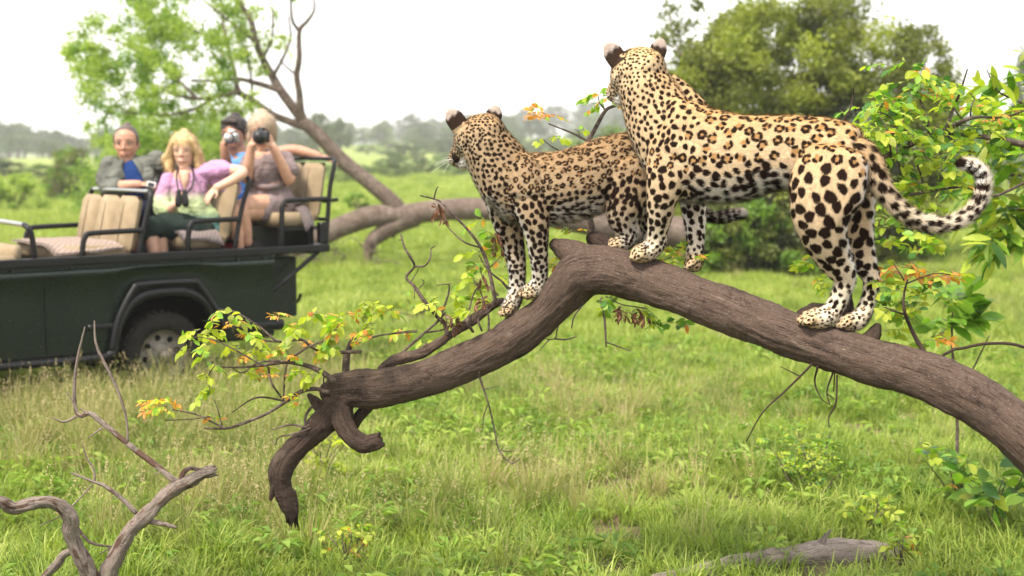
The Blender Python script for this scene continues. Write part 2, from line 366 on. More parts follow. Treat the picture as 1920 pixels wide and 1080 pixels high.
# ================================================================ bark and leaf cards
def bark_mat(name, dark, mid, light, scale=1.0, bump=0.9, stretch=None, crack=0.35):
    m = Mat(name, 0.85, 0.15); p = m.pos(True)
    big = m.noise(5*scale, 5, 0.6, vec=p, dist=0.6); fine = m.noise(38*scale, 6, 0.7, vec=p); vo = m.n('ShaderNodeTexVoronoi'); vo.feature = 'DISTANCE_TO_EDGE'; vo.inputs['Scale'].default_value = 26*scale
    mp = m.mapping(p, stretch or (1, 1, 1)); m.l(m.mix(0.12, mp, m.n('ShaderNodeTexNoise').outputs[1]), vo.inputs['Vector'])
    c = m.ramp(big, [(0.28, dark), (0.5, mid), (0.72, light)]); c = m.mix(m.ramp(fine, [(0.35, (1, 1, 1)), (0.62, (0, 0, 0))]), c, dark)
    mo = m.noise(15*scale, 6, 0.72, vec=p, dist=0.4); c = m.mix(m.ramp(mo, [(0.52, (0, 0, 0)), (0.66, (0.75, 0.75, 0.75))]), c, light); c = m.mix(m.ramp(mo, [(0.34, (0.8, 0.8, 0.8)), (0.45, (0, 0, 0))]), c, dark)
    m.color(c)
    ad = m.n('ShaderNodeMath', operation='MULTIPLY_ADD'); ad.inputs[1].default_value = crack
    cr = m.ramp(vo.outputs[0], [(0.0, (0, 0, 0)), (0.12, (1, 1, 1))]); m.l(cr, ad.inputs[0]); m.l(fine, ad.inputs[2]); m.bump(ad.outputs[0], bump, 0.012); return m.m
BARK_BG = bark_mat('bark_grey_brown', (0.09, 0.065, 0.055), (0.16, 0.12, 0.10), (0.24, 0.19, 0.165), 0.5)
def cards(c, size, r, aspect=0.5, droop=0.0):
    """leaf-sized rhombi at points c"""
    n = len(c); u = r.normal(0, 1, (n, 3)); u[:, 2] -= droop; u /= np.linalg.norm(u, axis=1)[:, None]; q = r.normal(0, 1, (n, 3)); v = np.cross(u, q); v /= np.linalg.norm(v, axis=1)[:, None]
    L = (size * r.uniform(0.6, 1.4, n))[:, None]; W = L*aspect
    V = np.stack([c - u*L*.5, c + v*W*.5, c + u*L*.5, c - v*W*.5], 1).reshape(-1, 3); return V
def crown(name, clumps, size, mats, parent, seed, aspect=0.5, droop=0.0, loc=(0, 0, 0), power=0.45):
    """clumps: (x, y, z, r, n, material index)"""
    r = np.random.default_rng(seed); Vs, mi = [], []
    for (x, y, z, rad, n, k) in clumps:
        d = r.normal(0, 1, (n, 3)); d /= np.linalg.norm(d, axis=1)[:, None]; d *= (r.uniform(0, 1, n)**power)[:, None]*rad*(1 + 0.25*r.normal(0, 1, n))[:, None]; d[:, 2] *= 0.8
        Vs.append(cards(d + [x, y, z], size, r, aspect, droop)); mi += [k]*n
    V = np.vstack(Vs) - np.array(loc); me = fast_mesh(name, V, np.arange(len(V)), 4, mats, mi); return link(name, me, parent)
def branches(name, paths, Y, mat, parent, loc, nseg=8, dj=0.25, seed=3):
    """limbs traced as (px, py, r px); each a tapering round tube"""
    r = np.random.default_rng(seed); b = Buf()
    for p in paths:
        off = r.normal(0, dj); n = len(p); pts = [P(q[0], q[1], Y + off*(i/(n-1))) for i, q in enumerate(p)]
        b.tube(pts, [M(q[2], Y) for q in p], nseg, 4, True)
    return b.build(name, mat, parent, True, loc)
LF_BRIGHT = [leaf_mat('leaf_bright_green', (0.20, 0.285, 0.06, 1), (0.34, 0.42, 0.11, 1), 0.5, rnd=False, nscale=2), leaf_mat('leaf_mid_green', (0.10, 0.19, 0.025, 1), (0.20, 0.31, 0.045, 1), 0.45, rnd=False, nscale=2)]
LF_OLIVE = [leaf_mat('leaf_olive', (0.08, 0.10, 0.016, 1), (0.16, 0.18, 0.032, 1), 0.35, rnd=False, nscale=1.5), leaf_mat('leaf_yellow_olive', (0.165, 0.20, 0.028, 1), (0.28, 0.315, 0.05, 1), 0.4, rnd=False, nscale=1.5), leaf_mat('leaf_dark_olive', (0.025, 0.035, 0.008, 1), (0.06, 0.075, 0.015, 1), 0.3, rnd=False, nscale=1.5)]
LF_FAR = [leaf_mat('leaf_far_green', (0.05, 0.085, 0.025, 1), (0.09, 0.13, 0.04, 1), 0.3, rnd=True, nscale=0.3), leaf_mat('leaf_far_light', (0.12, 0.19, 0.05, 1), (0.18, 0.26, 0.07, 1), 0.3, rnd=True, nscale=0.3)]
# ================================================================ leaning resprouted tree and its fallen trunk
YT = 22.7
def leaning_tree():
    base = on_ground(742, 500); base = Vector((P(742, 388, YT).x, YT, 0)); t = empty('leaning_tree', base)
    tag(t, 'slanting bare-trunked tree with feathery bright green crown behind the passengers', 'tree')
    branches('trunk', [[(752, 398, 15), (735, 378, 15), (690, 340, 14), (637, 296, 13.5), (600, 256, 13), (570, 230, 12)]], YT, BARK_BG, t, base, 12, 0.0)
    limbs = [[(570, 230, 9), (563, 207, 8), (561, 174, 6.5), (556, 141, 6), (561, 111, 5.5), (561, 59, 4.5), (576, 40, 3.5), (589, 19, 2.5), (588, -10, 1.5)],
             [(561, 59, 3.5), (548, 37, 3), (545, 0, 2.2), (540, -40, 1.5)],
             [(570, 230, 10), (548, 200, 9.5), (526, 170, 9), (511, 144, 8), (493, 111, 7), (481, 81, 6), (470, 37, 5), (452, 7, 4), (440, -40, 2.5)],
             [(526, 170, 6), (481, 156, 5), (444, 148, 4), (405, 152, 3), (360, 150, 2)],
             [(567, 237, 8), (537, 226, 7.5), (511, 215, 7), (474, 189, 6.5), (448, 172, 6), (441, 141, 4.5), (426, 81, 3.5), (415, 30, 2)],
             [(448, 172, 5), (407, 181, 4), (370, 185, 3.5), (320, 175, 3), (270, 150, 2)],
             [(511, 144, 4), (530, 110, 3), (545, 70, 2.4), (540, 30, 1.6)], [(493, 111, 3), (510, 70, 2.4), (512, 20, 1.6)],
             [(407, 181, 3), (350, 210, 2.6), (290, 215, 2), (230, 210, 1.5)], [(370, 185, 3), (310, 130, 2.6), (250, 90, 2), (190, 70, 1.4)], [(426, 81, 2.5), (370, 60, 2), (300, 30, 1.5)],
             [(481, 81, 3), (430, 40, 2.4), (380, 0, 1.6)], [(474, 189, 3), (470, 140, 2.2), (462, 90, 1.6)], [(556, 141, 2.5), (540, 128, 2), (524, 112, 1.4)]]
    for k, L in enumerate(limbs): branches('limb', [L], YT, BARK_BG, t, base, 7, 0.5, seed=40 + k)
    r = np.random.default_rng(5); cl = []
    edge = lambda y: np.interp(y, [-80, 0, 60, 100, 150, 200, 250, 300], [260, 205, 140, 112, 130, 118, 150, 185])
    while len(cl) < 210:
        y = r.uniform(-80, 290); x = r.uniform(105, 470) 
        if x < edge(y) + 14 or (y > 200 and x > 330 and r.uniform() < 0.3): continue
        dens = 1.0 if x < 330 else np.interp(x, [330, 440], [0.8, 0.45])
        if r.uniform() > dens: continue
        Y = YT + r.normal(0, 0.8); p = P(x, y, Y); cl.append((*p, M(r.uniform(16, 34), Y), int(r.uniform(70, 170)), 0 if r.uniform() < 0.7 else 1))
    for _ in range(42):
        x, y = r.uniform(400, 590), r.uniform(-60, 215)
        if y > 120 and x > 520: continue
        p = P(x, y, YT + r.normal(0, .7)); cl.append((*p, M(r.uniform(14, 26), YT), int(r.uniform(25, 60)), 0))
    crown('crown', cl, 0.075, LF_BRIGHT, t, 6, 0.42, loc=base, power=.6)
    # the fallen trunk it grows from
    b2 = Vector((P(900, 400, YT).x, YT, 0)); f = empty('fallen_tree', b2); tag(f, 'grey-brown fallen tree trunk curving across the meadow behind the two leopards', 'fallen tree')
    def bent(name, path, dj=0.0, ns=16): branches(name, [path], YT, BARK_BG, f, b2, ns, dj)
    bent('trunk', [(x, y, r*.82) for x, y, r in [(470, 505, 14), (545, 470, 19), (600, 445, 22), (640, 425, 24), (700, 405, 25), (760, 402, 24), (830, 394, 25), (900, 392, 26), (980, 398, 27), (1060, 408, 29), (1130, 420, 33), (1210, 430, 36), (1290, 440, 38), (1370, 468, 42), (1440, 510, 46)]])
    bent('broken_limb', [(775, 405, 22), (742, 422, 17), (712, 440, 15), (694, 458, 12), (690, 486, 7), (688, 512, 4)])
    bent('broken_limb', [(750, 415, 10), (740, 432, 7), (737, 445, 2.5)], ns=8)
    rr = random.Random(4)
    for k in range(16):
        x = rr.uniform(560, 720); y = rr.uniform(470, 510); pts = [(x, y, 1.6)]
        for q in range(3): x += rr.uniform(-34, 30); y += rr.uniform(-24, 14); pts.append((x, min(y, 512), 1.2 - q*.3))
        branches('dead_twig', [pts], YT - 0.4, BARK_BG, f, b2, 5, 0.2, seed=k)
leaning_tree()
# ================================================================ broad bushy tree
YB = 23.8
def bushy_tree():
    base = Vector((P(1500, 480, YB).x, YB, 0)); t = empty('bushy_tree', base); tag(t, 'broad olive-green bushy tree rising behind the larger leopard', 'tree')
    branches('trunk', [[(1490, 500, 20), (1492, 440, 17), (1500, 380, 14), (1510, 300, 10)]], YB, BARK_BG, t, base, 10, 0.1)
    for k, L in enumerate(([(1495, 440, 11), (1440, 360, 9), (1380, 260, 7), (1330, 170, 5), (1290, 90, 3)], [(1500, 400, 11), (1570, 320, 9), (1640, 230, 6), (1700, 150, 4), (1740, 110, 2)], [(1505, 330, 9), (1520, 220, 7), (1530, 120, 5), (1540, 30, 3)], [(1380, 260, 4), (1320, 220, 3), (1270, 160, 2)], [(1640, 230, 4), (1720, 220, 3), (1770, 190, 2)], [(1700, 150, 3), (1745, 90, 2), (1765, 70, 1.5)], [(1330, 170, 3), (1270, 90, 2), (1255, 30, 1.5)])):
        branches('limb', [L], YB, BARK_BG, t, base, 7, 0.6, seed=60 + k)
    r = np.random.default_rng(9); cl = []
    top = lambda x: np.interp(x, [1250, 1290, 1340, 1400, 1470, 1540, 1610, 1650, 1700, 1740, 1790], [230, 90, 30, 5, -25, -40, -15, 20, 60, 110, 220])
    while len(cl) < 390:
        x = r.uniform(1258, 1780); y = r.uniform(-40, 440); tp = top(x)
        if y < tp + 20: continue
        Y = YB + r.normal(0, 0.9)*np.sqrt(max(0.05, 1 - ((x - 1520)/300)**2)); p = P(x, y, Y); q = r.uniform()
        cl.append((*p, M(r.uniform(26, 46), Y), int(r.uniform(170, 330)), 1 if q < 0.5 else (0 if q < 0.85 else 2)))  # lighter yellow-olive clumps also paint in lit parts of the crown
    for _ in range(60):   # loose outer sprays
        x, y = ((r.uniform(1235, 1310), r.uniform(0, 240)) if r.uniform() < .6 else (r.uniform(1690, 1790), r.uniform(50, 210)))
        if x > 1740 and y < 60: continue
        p = P(x, y, YB + r.normal(0, .6)); cl.append((*p, M(r.uniform(18, 30), YB), int(r.uniform(50, 110)), 0))
    crown('crown', cl, 0.085, LF_OLIVE, t, 10, 0.5, loc=base)
bushy_tree()
# ================================================================ bushes and far trees
def make_bush(name, px, py_base, w, h, mats, label, group=None, n=40, size=0.09, seed=1, cat='bush', sparse=1.0):
    base = on_ground(px, py_base); Y = base.y; t = empty(name, base); tag(t, label, cat, group); r = np.random.default_rng(seed); cl = []
    for _ in range(n):
        u, v = r.uniform(-1, 1), r.uniform(0, 1)
        if u*u + (v*0.9)**2 > 1: continue
        cl.append((base.x + u*M(w/2, Y), Y + r.normal(0, .35)*M(w/2, Y)*.6, base.z + v*M(h, Y) + 0.05, M(min(w, h)*r.uniform(.1, .2), Y), int(r.uniform(60, 130)*sparse), int(r.integers(0, len(mats)))))
    crown('foliage', cl, size, mats, t, seed, 0.5, loc=base)
    b = Buf()
    for k in range(6):
        a = r.uniform(0, 6.28); e = base + Vector((math.cos(a)*M(w*.3, Y), math.sin(a)*M(w*.2, Y), M(h*r.uniform(.5, .85), Y))); mid = base.lerp(e, .5) + Vector((0, 0, M(h*.08, Y)))
        b.tube([base, mid, e], [M(3, Y), M(2, Y), M(.8, Y)], 6, 3)
    b.build('stems', BARK_BG, t, True, base); return t
make_bush('dark_bush', 140, 372, 110, 88, [LF_OLIVE[0], LF_BRIGHT[1], LF_OLIVE[2]], 'dark green rounded bush in the meadow left of the grey-shirted passenger', n=60, size=.12, seed=2)
make_bush('dark_bush', 115, 380, 70, 62, [LF_BRIGHT[1], LF_OLIVE[0]], 'lower green bush just in front of the dark rounded bush', n=40, size=.1, seed=12)
make_bush('leafy_bush', 25, 402, 130, 72, [LF_BRIGHT[0]], 'low yellow-green leafy bush at the meadow edge beside the front seats', n=60, size=.12, seed=3, sparse=.5)
make_bush('green_bush', 330, 420, 360, 190, LF_BRIGHT, 'bright green undergrowth below the feathery crown, behind the passengers', n=260, size=.09, seed=4, sparse=1.6)
make_bush('green_bush', 670, 402, 60, 34, LF_BRIGHT, 'small green bush standing alone in the meadow beside the slanting trunk', n=24, size=.09, seed=5)
make_bush('undergrowth_bush', 1420, 520, 250, 130, [LF_OLIVE[0], LF_OLIVE[2], LF_BRIGHT[1]], 'dark tangled undergrowth at the foot of the bushy tree', n=200, size=.08, seed=6, sparse=2.0)
make_bush('undergrowth_bush', 1660, 500, 200, 110, [LF_OLIVE[0], LF_BRIGHT[1]], 'shaded green undergrowth behind the hind legs of the larger leopard', n=130, size=.08, seed=7, sparse=2.0)
def far_proto(name, seed, mats, kind):
    r = np.random.default_rng(seed); cl = []
    for _ in range(46):
        a = r.uniform(0, 6.28); q = math.sqrt(r.uniform())*0.42; z = r.uniform(0.28 if kind == 'tree' else 0.08, 0.9)
        k = np.interp(z, [0.08, .3, .6, .9], [.95, 1, .95, .45]); cl.append((math.cos(a)*q*k, math.sin(a)*q*k, z, r.uniform(.08, .16), 50, int(r.integers(0, len(mats)))))
    t = empty(name); c = crown('crown', cl, 0.055, mats, t, seed, .6)
    b = Buf(); b.tube([(0, 0, -.03), (.01, 0, .25), (-.01, .01, .6)], [.03, .022, .01], 6, 2)
    for k in range(5):
        a = k*1.3; b.tube([(0, 0, .2 + .05*k), (math.cos(a)*.15, math.sin(a)*.15, .42 + .05*k), (math.cos(a)*.3, math.sin(a)*.3, .6 + .05*k)], [.014, .01, .005], 5, 2)
    b.build('trunk', BARK_BG, t); return t
far_rng = random.Random(8); PROTO = {}
def far_tree(px, top, w, Y, light=False, bush=False, slope=False):
    key = (bush, light, far_rng.randrange(2)); x = (px - 960)/F*Y; z0 = float(gz(x, Y)); h = CH + (HY - top)/F*Y - z0
    if h < 0.5: return
    if key not in PROTO:
        t = far_proto('distant_bush' if bush else 'distant_tree', 100 + len(PROTO), [LF_FAR[1 if light else 0], LF_FAR[0]] if light else [LF_FAR[0]], 'bush' if bush else 'tree'); PROTO[key] = t
    else:
        s = PROTO[key]; t = s.copy(); COL.objects.link(t)
        for ch in s.children: c = ch.copy(); COL.objects.link(c); c.parent = t
    t.location = (x, Y, z0); t.rotation_euler = (0, 0, far_rng.uniform(0, 6.28)); ws = M(w, Y)/0.9; t.scale = (ws, ws, h)
    if slope and not bush: tag(t, 'light green scrub tree on the slope below the far tree line' if light else 'grey-green scrub tree on the slope below the far tree line', 'tree', 'light scrub trees on the slope' if light else 'grey scrub trees on the slope')
    elif bush: tag(t, 'pale green bush along the far edge of the meadow' if light else 'dull green bush along the far edge of the meadow', 'bush', 'light bushes at the far meadow edge' if light else 'dull bushes at the far meadow edge')
    else: tag(t, 'tall light green tree in the hazy far tree line' if light else 'tall grey-green tree in the hazy far tree line', 'tree', 'light far trees' if light else 'grey far trees')
for a in [(20, 232, 150, 105), (95, 262, 110, 120), (165, 258, 90, 140), (230, 250, 120, 150), (320, 250, 130, 150), (420, 240, 130, 150), (505, 232, 120, 140), (600, 208, 90, 95), (655, 226, 70, 110, True), (640, 246, 110, 125), (715, 240, 90, 150), (770, 212, 110, 150), (835, 222, 90, 165), (880, 214, 100, 160), (935, 214, 90, 170), (985, 202, 100, 175), (1040, 196, 110, 170), (1100, 188, 120, 165), (1160, 192, 120, 170), (1225, 188, 130, 165), (1300, 196, 130, 165), (1400, 200, 150, 160), (1500, 200, 150, 160), (1600, 205, 150, 160), (1700, 215, 150, 160), (1790, 225, 120, 150), (1850, 205, 110, 150), (1915, 85, 90, 60), (1960, 120, 130, 62), (-40, 225, 140, 110), (-120, 230, 150, 120), (2020, 200, 150, 140), (50, 240, 120, 100.5), (5, 224, 110, 118), (130, 250, 130, 112), (190, 246, 120, 125), (75, 246, 100, 130), (270, 244, 120, 130)]: far_tree(a[0], a[1], a[2]*.62, a[3]*(3.3 if a[3] > 100 else 2.0), *a[4:]); far_tree(a[0] + a[2]*.42, a[1] + 9, a[2]*.55, a[3]*(3.5 if a[3] > 100 else 2.2), *a[4:])
for a in [(730, 262, 80, 125, True), (800, 268, 90, 118, True), (690, 270, 80, 110, True), (860, 272, 90, 112), (940, 262, 90, 112, True), (1010, 258, 100, 115), (1090, 262, 110, 110, True), (1170, 265, 110, 112)]: far_tree(a[0], a[1], a[2]*.7, a[3]*2.3, *a[4:]); far_tree(a[0] + 40, a[1] + 8, a[2]*.6, a[3]*2.1, *a[4:])
for a in [(700, 300, 70, 92, True, True), (745, 304, 60, 85, True, True), (600, 300, 80, 80, True, True), (650, 306, 60, 70, True, True), (790, 298, 80, 98, False, True), (560, 310, 70, 75, True, True), (850, 304, 80, 90, True, True), (910, 298, 90, 95, True, True), (980, 300, 80, 92, False, True), (1050, 290, 90, 90, True, True), (1120, 230, 130, 60, True, True), (1180, 290, 80, 80, False, True), (10, 300, 100, 85, False, True), (75, 305, 90, 80, True, True), (1830, 300, 90, 70, True, True), (1890, 260, 100, 60, False, True)]: far_tree(a[0], a[1], a[2], a[3]*1.12, *a[4:])
for k in range(120):      # scrub filling the slope between the meadow and the far trees
    px = far_rng.uniform(540, 1260) if k < 70 else far_rng.choice((far_rng.uniform(-60, 540), far_rng.uniform(1650, 1980))); q = far_rng.random(); Yk = 135 + 260*q
    far_tree(px, 296 - 62*q - far_rng.uniform(0, 14) - (14*q if px > 900 else 0), far_rng.uniform(36, 74), Yk, far_rng.random() < (.55 if q < .4 else .15), q < .45, True)
def woodland():
    r = np.random.default_rng(77); cl = []
    for _ in range(420):
        y = r.uniform(580, 900); x = r.uniform(-.5, .5)*y; z = float(gz(x, y)); h = r.uniform(5, 11); cl.append((x, y, z + h*.55, h*.8, 60, 0))
    o = crown('distant_woodland', cl, 1.6, [LF_FAR[0]], None, 78, .7); tag(o, 'pale hazy woodland on the rise beyond the far trees', 'woodland', kind='stuff')
woodland()
# ================================================================ near bough
def grain_bark(name, dark, mid, light, fleck, bump=1.0, peel=0.0):
    """bark whose grain runs along the limb (attribute 'bark': around, around, along)"""
    m = Mat(name, 0.88, 0.12); at = m.n('ShaderNodeAttribute'); at.attribute_name = 'bark'; v = at.outputs['Vector']
    grain = m.noise(70, 5, 0.65, vec=m.mapping(v, (1, 1, .16)), dist=.5); patch = m.noise(9, 5, 0.62, vec=m.mapping(v, (1, 1, .6)), dist=.7); tiny = m.noise(190, 4, .7, vec=m.mapping(v, (1, 1, .5))); cross = m.noise(26, 4, .6, vec=m.mapping(v, (.35, .35, 1.6)), dist=.8)
    c = m.ramp(patch, [(0.26, dark), (0.47, mid), (0.62, mid), (0.78, light)]); c = m.mix(m.ramp(grain, [(0.33, (.85, .85, .85)), (0.5, (0, 0, 0))]), c, dark); c = m.mix(m.ramp(tiny, [(0.55, (0, 0, 0)), (0.70, (.7, .7, .7))]), c, fleck); c = m.mix(m.ramp(cross, [(0.28, (.45, .45, .45)), (0.36, (0, 0, 0))]), c, dark)
    if peel: c = m.mix(m.ramp(m.noise(16, 4, .6, vec=m.mapping(v, (1, 1, .45)), dist=1.2), [(0.56, (0, 0, 0)), (0.60, (peel, peel, peel))]), c, (0.10, 0.055, 0.04, 1))
    m.color(c); a1 = m.n('ShaderNodeMath', operation='MULTIPLY_ADD'); a1.inputs[1].default_value = .5; m.l(tiny, a1.inputs[0]); m.l(grain, a1.inputs[2]); a2 = m.n('ShaderNodeMath', operation='MULTIPLY_ADD'); a2.inputs[1].default_value = .3; m.l(m.ramp(cross, [(.3, (0, 0, 0)), (.42, (1, 1, 1))]), a2.inputs[0]); m.l(a1.outputs[0], a2.inputs[2]); m.bump(a2.outputs[0], bump, 0.009); return m.m
BARK = grain_bark('bark_brown', (0.028, 0.018, 0.0145), (0.100, 0.069, 0.054), (0.24, 0.185, 0.152), (0.30, 0.245, 0.21))
BARK_DK = grain_bark('bark_dark', (0.014, 0.009, 0.007), (0.052, 0.035, 0.028), (0.12, 0.088, 0.072), (0.14, 0.11, 0.09))
TWIG = bark_mat('twig_bark', (0.05, 0.035, 0.03), (0.13, 0.095, 0.08), (0.26, 0.21, 0.18), 4, 0.5)
PALE = grain_bark('bark_pale_dead', (0.07, 0.05, 0.042), (0.25, 0.20, 0.175), (0.43, 0.37, 0.335), (0.48, 0.43, 0.39), 1.2, .9)
GREYWOOD = grain_bark('weathered_wood', (0.07, 0.055, 0.048), (0.25, 0.205, 0.18), (0.42, 0.37, 0.335), (0.45, 0.41, 0.37))
LEAFM = [leaf_mat('leaf_yellow_green', (0.24, 0.31, 0.025, 1), (0.40, 0.44, 0.06, 1), 0.45), leaf_mat('leaf_fresh_green', (0.10, 0.22, 0.02, 1), (0.22, 0.36, 0.04, 1), 0.45),
         leaf_mat('leaf_orange_new', (0.42, 0.15, 0.04, 1), (0.55, 0.27, 0.05, 1), 0.4), leaf_mat('leaf_dead_brown', (0.07, 0.03, 0.018, 1), (0.16, 0.07, 0.035, 1), 0.15), leaf_mat('leaf_deep_green', (0.035, 0.10, 0.02, 1), (0.07, 0.17, 0.03, 1), 0.35)]
def leaf_mesh(mat, width=0.5, curl=0.05, tip=1.0):
    ys = [(0.0, 0.02), (0.18, 0.62), (0.42, 1.0), (0.68, 0.86), (0.88, 0.42), (1.0, 0.0)]
    V, Fc = [], []
    for x, k in ys:
        k = k*width*0.5; z = -curl*(x*x)*1.6
        V += [(x, k, z + 0.25*k), (x, 0, z), (x, -k, z + 0.25*k)]
    for i in range(len(ys) - 1):
        a = 3*i; Fc += [(a, a+1, a+4, a+3), (a+1, a+2, a+5, a+4)]
    b = Buf().add(V, Fc); me = bpy.data.meshes.new('leaf'); me.from_pydata(np.vstack(b.V).tolist(), [], b.F); me.materials.append(mat)
    me.polygons.foreach_set('use_smooth', [True]*len(me.polygons)); me.update(); return me
class Foliage:
    """leaves of one plant: up to 300 of them parts of their own, the rest one part"""
    def __init__(s, parent, origin, shapes, seed): s.p = parent; s.o = Vector(origin); s.shapes = shapes; s.L = []; s.r = random.Random(seed); s.tw = Buf(); s.any = False
    def leaf(s, pos, d, size, mi, up=None):
        d = Vector(d).normalized(); u = Vector(up or (0, 0, 1)) + Vector((s.r.gauss(0, .5), s.r.gauss(0, .5), s.r.gauss(0, .5))); y = u.cross(d); y = y.normalized() if y.length > 1e-4 else Vector((0, 1, 0)); z = d.cross(y)
        m = Matrix((d, y, z)).transposed().to_4x4(); m = Matrix.Translation(Vector(pos) - s.o) @ m @ Matrix.Scale(size, 4); s.L.append((m, mi, size))
    def sprig(s, a, d, length, n, size, w, rr=0.0012, droop=0.5, pair=True):
        """leaf stalk with leaves in pairs; w: weights of the shapes"""
        a = Vector(a); d = Vector(d).normalized(); pts = [a.copy()]; q = a.copy(); v = d.copy()
        for k in range(4): v = (v + Vector((0, 0, -droop/4))).normalized(); q = q + v*length/4; pts.append(q.copy())
        s.tw.tube(pts, [rr, rr*.9, rr*.8, rr*.7, rr*.5], 5, 2); s.any = True
        side = v.cross(Vector((0, 0, 1))); side = side.normalized() if side.length > .05 else Vector((1, 0, 0)); a0 = s.r.uniform(-.8, .8); side = (Matrix.Rotation(a0, 3, d) @ side)
        for k in range(n):
            t = (k + .7)/n; i = min(3, int(t*4)); pp = pts[i].lerp(pts[i+1], t*4 - i); dd = (pts[i+1] - pts[i]).normalized()
            for sg in ((1, -1) if pair else ((1,) if k % 2 else (-1,))):
                mi = s.r.choices(range(len(w)), w)[0]; s.leaf(pp, dd*.55 + side*sg + Vector((0, 0, s.r.uniform(-.5, .15))), size*s.r.uniform(.7, 1.15), mi)
        s.leaf(pts[-1], v, size*s.r.uniform(.8, 1.2), s.r.choices(range(len(w)), w)[0])
    def cluster(s, px, py, Y, count, spread, length, n, size, w, droop=0.6, flat=0.5, pair=True):
        for _ in range(count):
            c = P(px + s.r.gauss(0, spread*.5), py + s.r.gauss(0, spread*.5), Y + s.r.gauss(0, .05)); a = s.r.uniform(0, 6.283)
            s.sprig(c, (math.cos(a), math.sin(a)*.6, s.r.uniform(-.2, .8)*flat), length*s.r.uniform(.7, 1.2), n, size, w, droop=droop, pair=pair)
    def finish(s, twig_mat, cap=300):
        if s.any: s.tw.build('leaf_stalks', twig_mat, s.p, True, s.o)['kind'] = 'stuff'
        order = sorted(range(len(s.L)), key=lambda i: -s.L[i][2]); one = order[:cap]; rest = order[cap:]
        for i in one:
            m, mi, _ = s.L[i]; o = bpy.data.objects.new('leaf', s.shapes[mi]); COL.objects.link(o); o.parent = s.p; o.matrix_local = m
        if rest:
            Vs, Fs, mis, n = [], [], [], 0; mats = []; cache = {}
            for me in s.shapes:
                v = np.empty(len(me.vertices)*3, np.float32); me.vertices.foreach_get('co', v); f = np.empty(len(me.loops), np.int32); me.loops.foreach_get('vertex_index', f); cache[me.name] = (v.reshape(-1, 3), f)
                mats.append(me.materials[0])
            for i in rest:
                m, mi, _ = s.L[i]; v, f = cache[s.shapes[mi].name]; A = np.array(m); Vs.append(v @ A[:3, :3].T + A[:3, 3]); Fs.append(f + n); n += len(v); mis += [mi]*(len(f)//4)
            o = link('foliage', fast_mesh('foliage', np.vstack(Vs), np.concatenate(Fs), 4, mats, mis, True), s.p); o['kind'] = 'stuff'
def rough_tube(pts, radii, nseg, per, amp, seed, scale=14, lump=0.0, jag=0.0):
    """limb with lengthwise ridges; jag: depth of the splintered end"""
    s = smooth_path([(*p, q) for p, q in zip(pts, radii)], per); V, Fc = loft(s[:, :3], s[:, 3], s[:, 3], None, nseg, True)
    m = len(V)//nseg; out = V.reshape(m, nseg, 3).copy(); C = out.mean(1); al = np.concatenate([[0], np.cumsum(np.linalg.norm(np.diff(C, axis=0), axis=1))]); R = np.linalg.norm(out - C[:, None], axis=2).mean(1); B = np.zeros((m, nseg, 3)); rj = np.random.default_rng(seed + 77); T = C[-4] - C[-5] if m > 8 else C[-1] - C[-2]; T = T/np.linalg.norm(T)
    ang = np.arange(nseg)*6.28318/nseg; Rm = max(R)
    for i in range(m):
        for k in range(nseg):
            d = out[i, k] - C[i]; L = np.linalg.norm(d); B[i, k] = (math.cos(ang[k])*Rm + seed*.37, math.sin(ang[k])*Rm + seed*.21, al[i])
            if L < 1e-6: continue
            q = (B[i, k, 0], B[i, k, 1], al[i]*.28); n1 = vnoise(q, scale*2.0, seed, 4); n2 = vnoise((q[0], q[1], al[i]), scale*.3, seed + 5, 2); n3 = abs(vnoise(q, scale*3.6, seed + 9, 3))
            out[i, k] += d/L*(amp*.8*n1 + lump*n2 - amp*.9*n3)*min(1, L/0.02)
    if jag:
        e = out[m - 4].copy(); ce = C[m - 4]; off = np.array([vnoise((math.cos(a)*1.7, math.sin(a)*1.7, seed), 1.6, seed, 3) for a in ang]) + rj.normal(0, .35, nseg)
        for j, (k, o) in enumerate(((.97, .45), (.82, .55), (.4, .1))): out[m - 3 + j] = ce + (e - ce)*k + T*(jag*(o + off*(1 - .5*(j == 2))))[:, None]
    rough_tube.coords = B.reshape(-1, 3); return out.reshape(-1, 3), Fc
def with_bark(o):
    a = o.data.attributes.new('bark', 'FLOAT_VECTOR', 'POINT'); a.data.foreach_set('vector', rough_tube.coords.astype(np.float32).ravel()); return o
def tr(ox, oy, s): return lambda x, y: (ox + s*x, oy + s*y)
Z7 = tr(250, 500, .463); ZU = tr(700, 340, 1/3); Z2 = tr(1480, 440, .426); Z1 = tr(1560, 60, .3704)
LEAF_SH = [leaf_mesh(LEAFM[0], .62, .13), leaf_mesh(LEAFM[1], .6, .10), leaf_mesh(LEAFM[2], .42, .12), leaf_mesh(LEAFM[3], .45, .3), leaf_mesh(LEAFM[4], .6)]
LOG = [(616, 737, 20, 5.5), (632, 733, 32, 5.5), (665, 730, 35, 5.5), (720, 727, 36, 5.51), (806, 708, 36, 5.54), (868, 683, 36, 5.56), (925, 655, 36, 5.58), (980, 622, 36, 5.58), (1027, 583, 37, 5.57), (1060, 545, 41, 5.55), (1092, 510, 46, 5.52), (1140, 506, 47, 5.48), (1200, 522, 44, 5.42), (1265, 544, 43, 5.34), (1340, 572, 43, 5.25), (1410, 600, 43.5, 5.16), (1480, 626, 44, 5.08), (1580, 660, 44, 4.97), (1700, 695, 45, 4.85), (1800, 733, 48, 4.75), (1865, 773, 50, 4.70), (1920, 817, 52, 4.65), (2010, 905, 58, 4.6), (2120, 1060, 66, 4.55), (2220, 1250, 78, 4.5), (2270, 1395, 96, 4.5)]
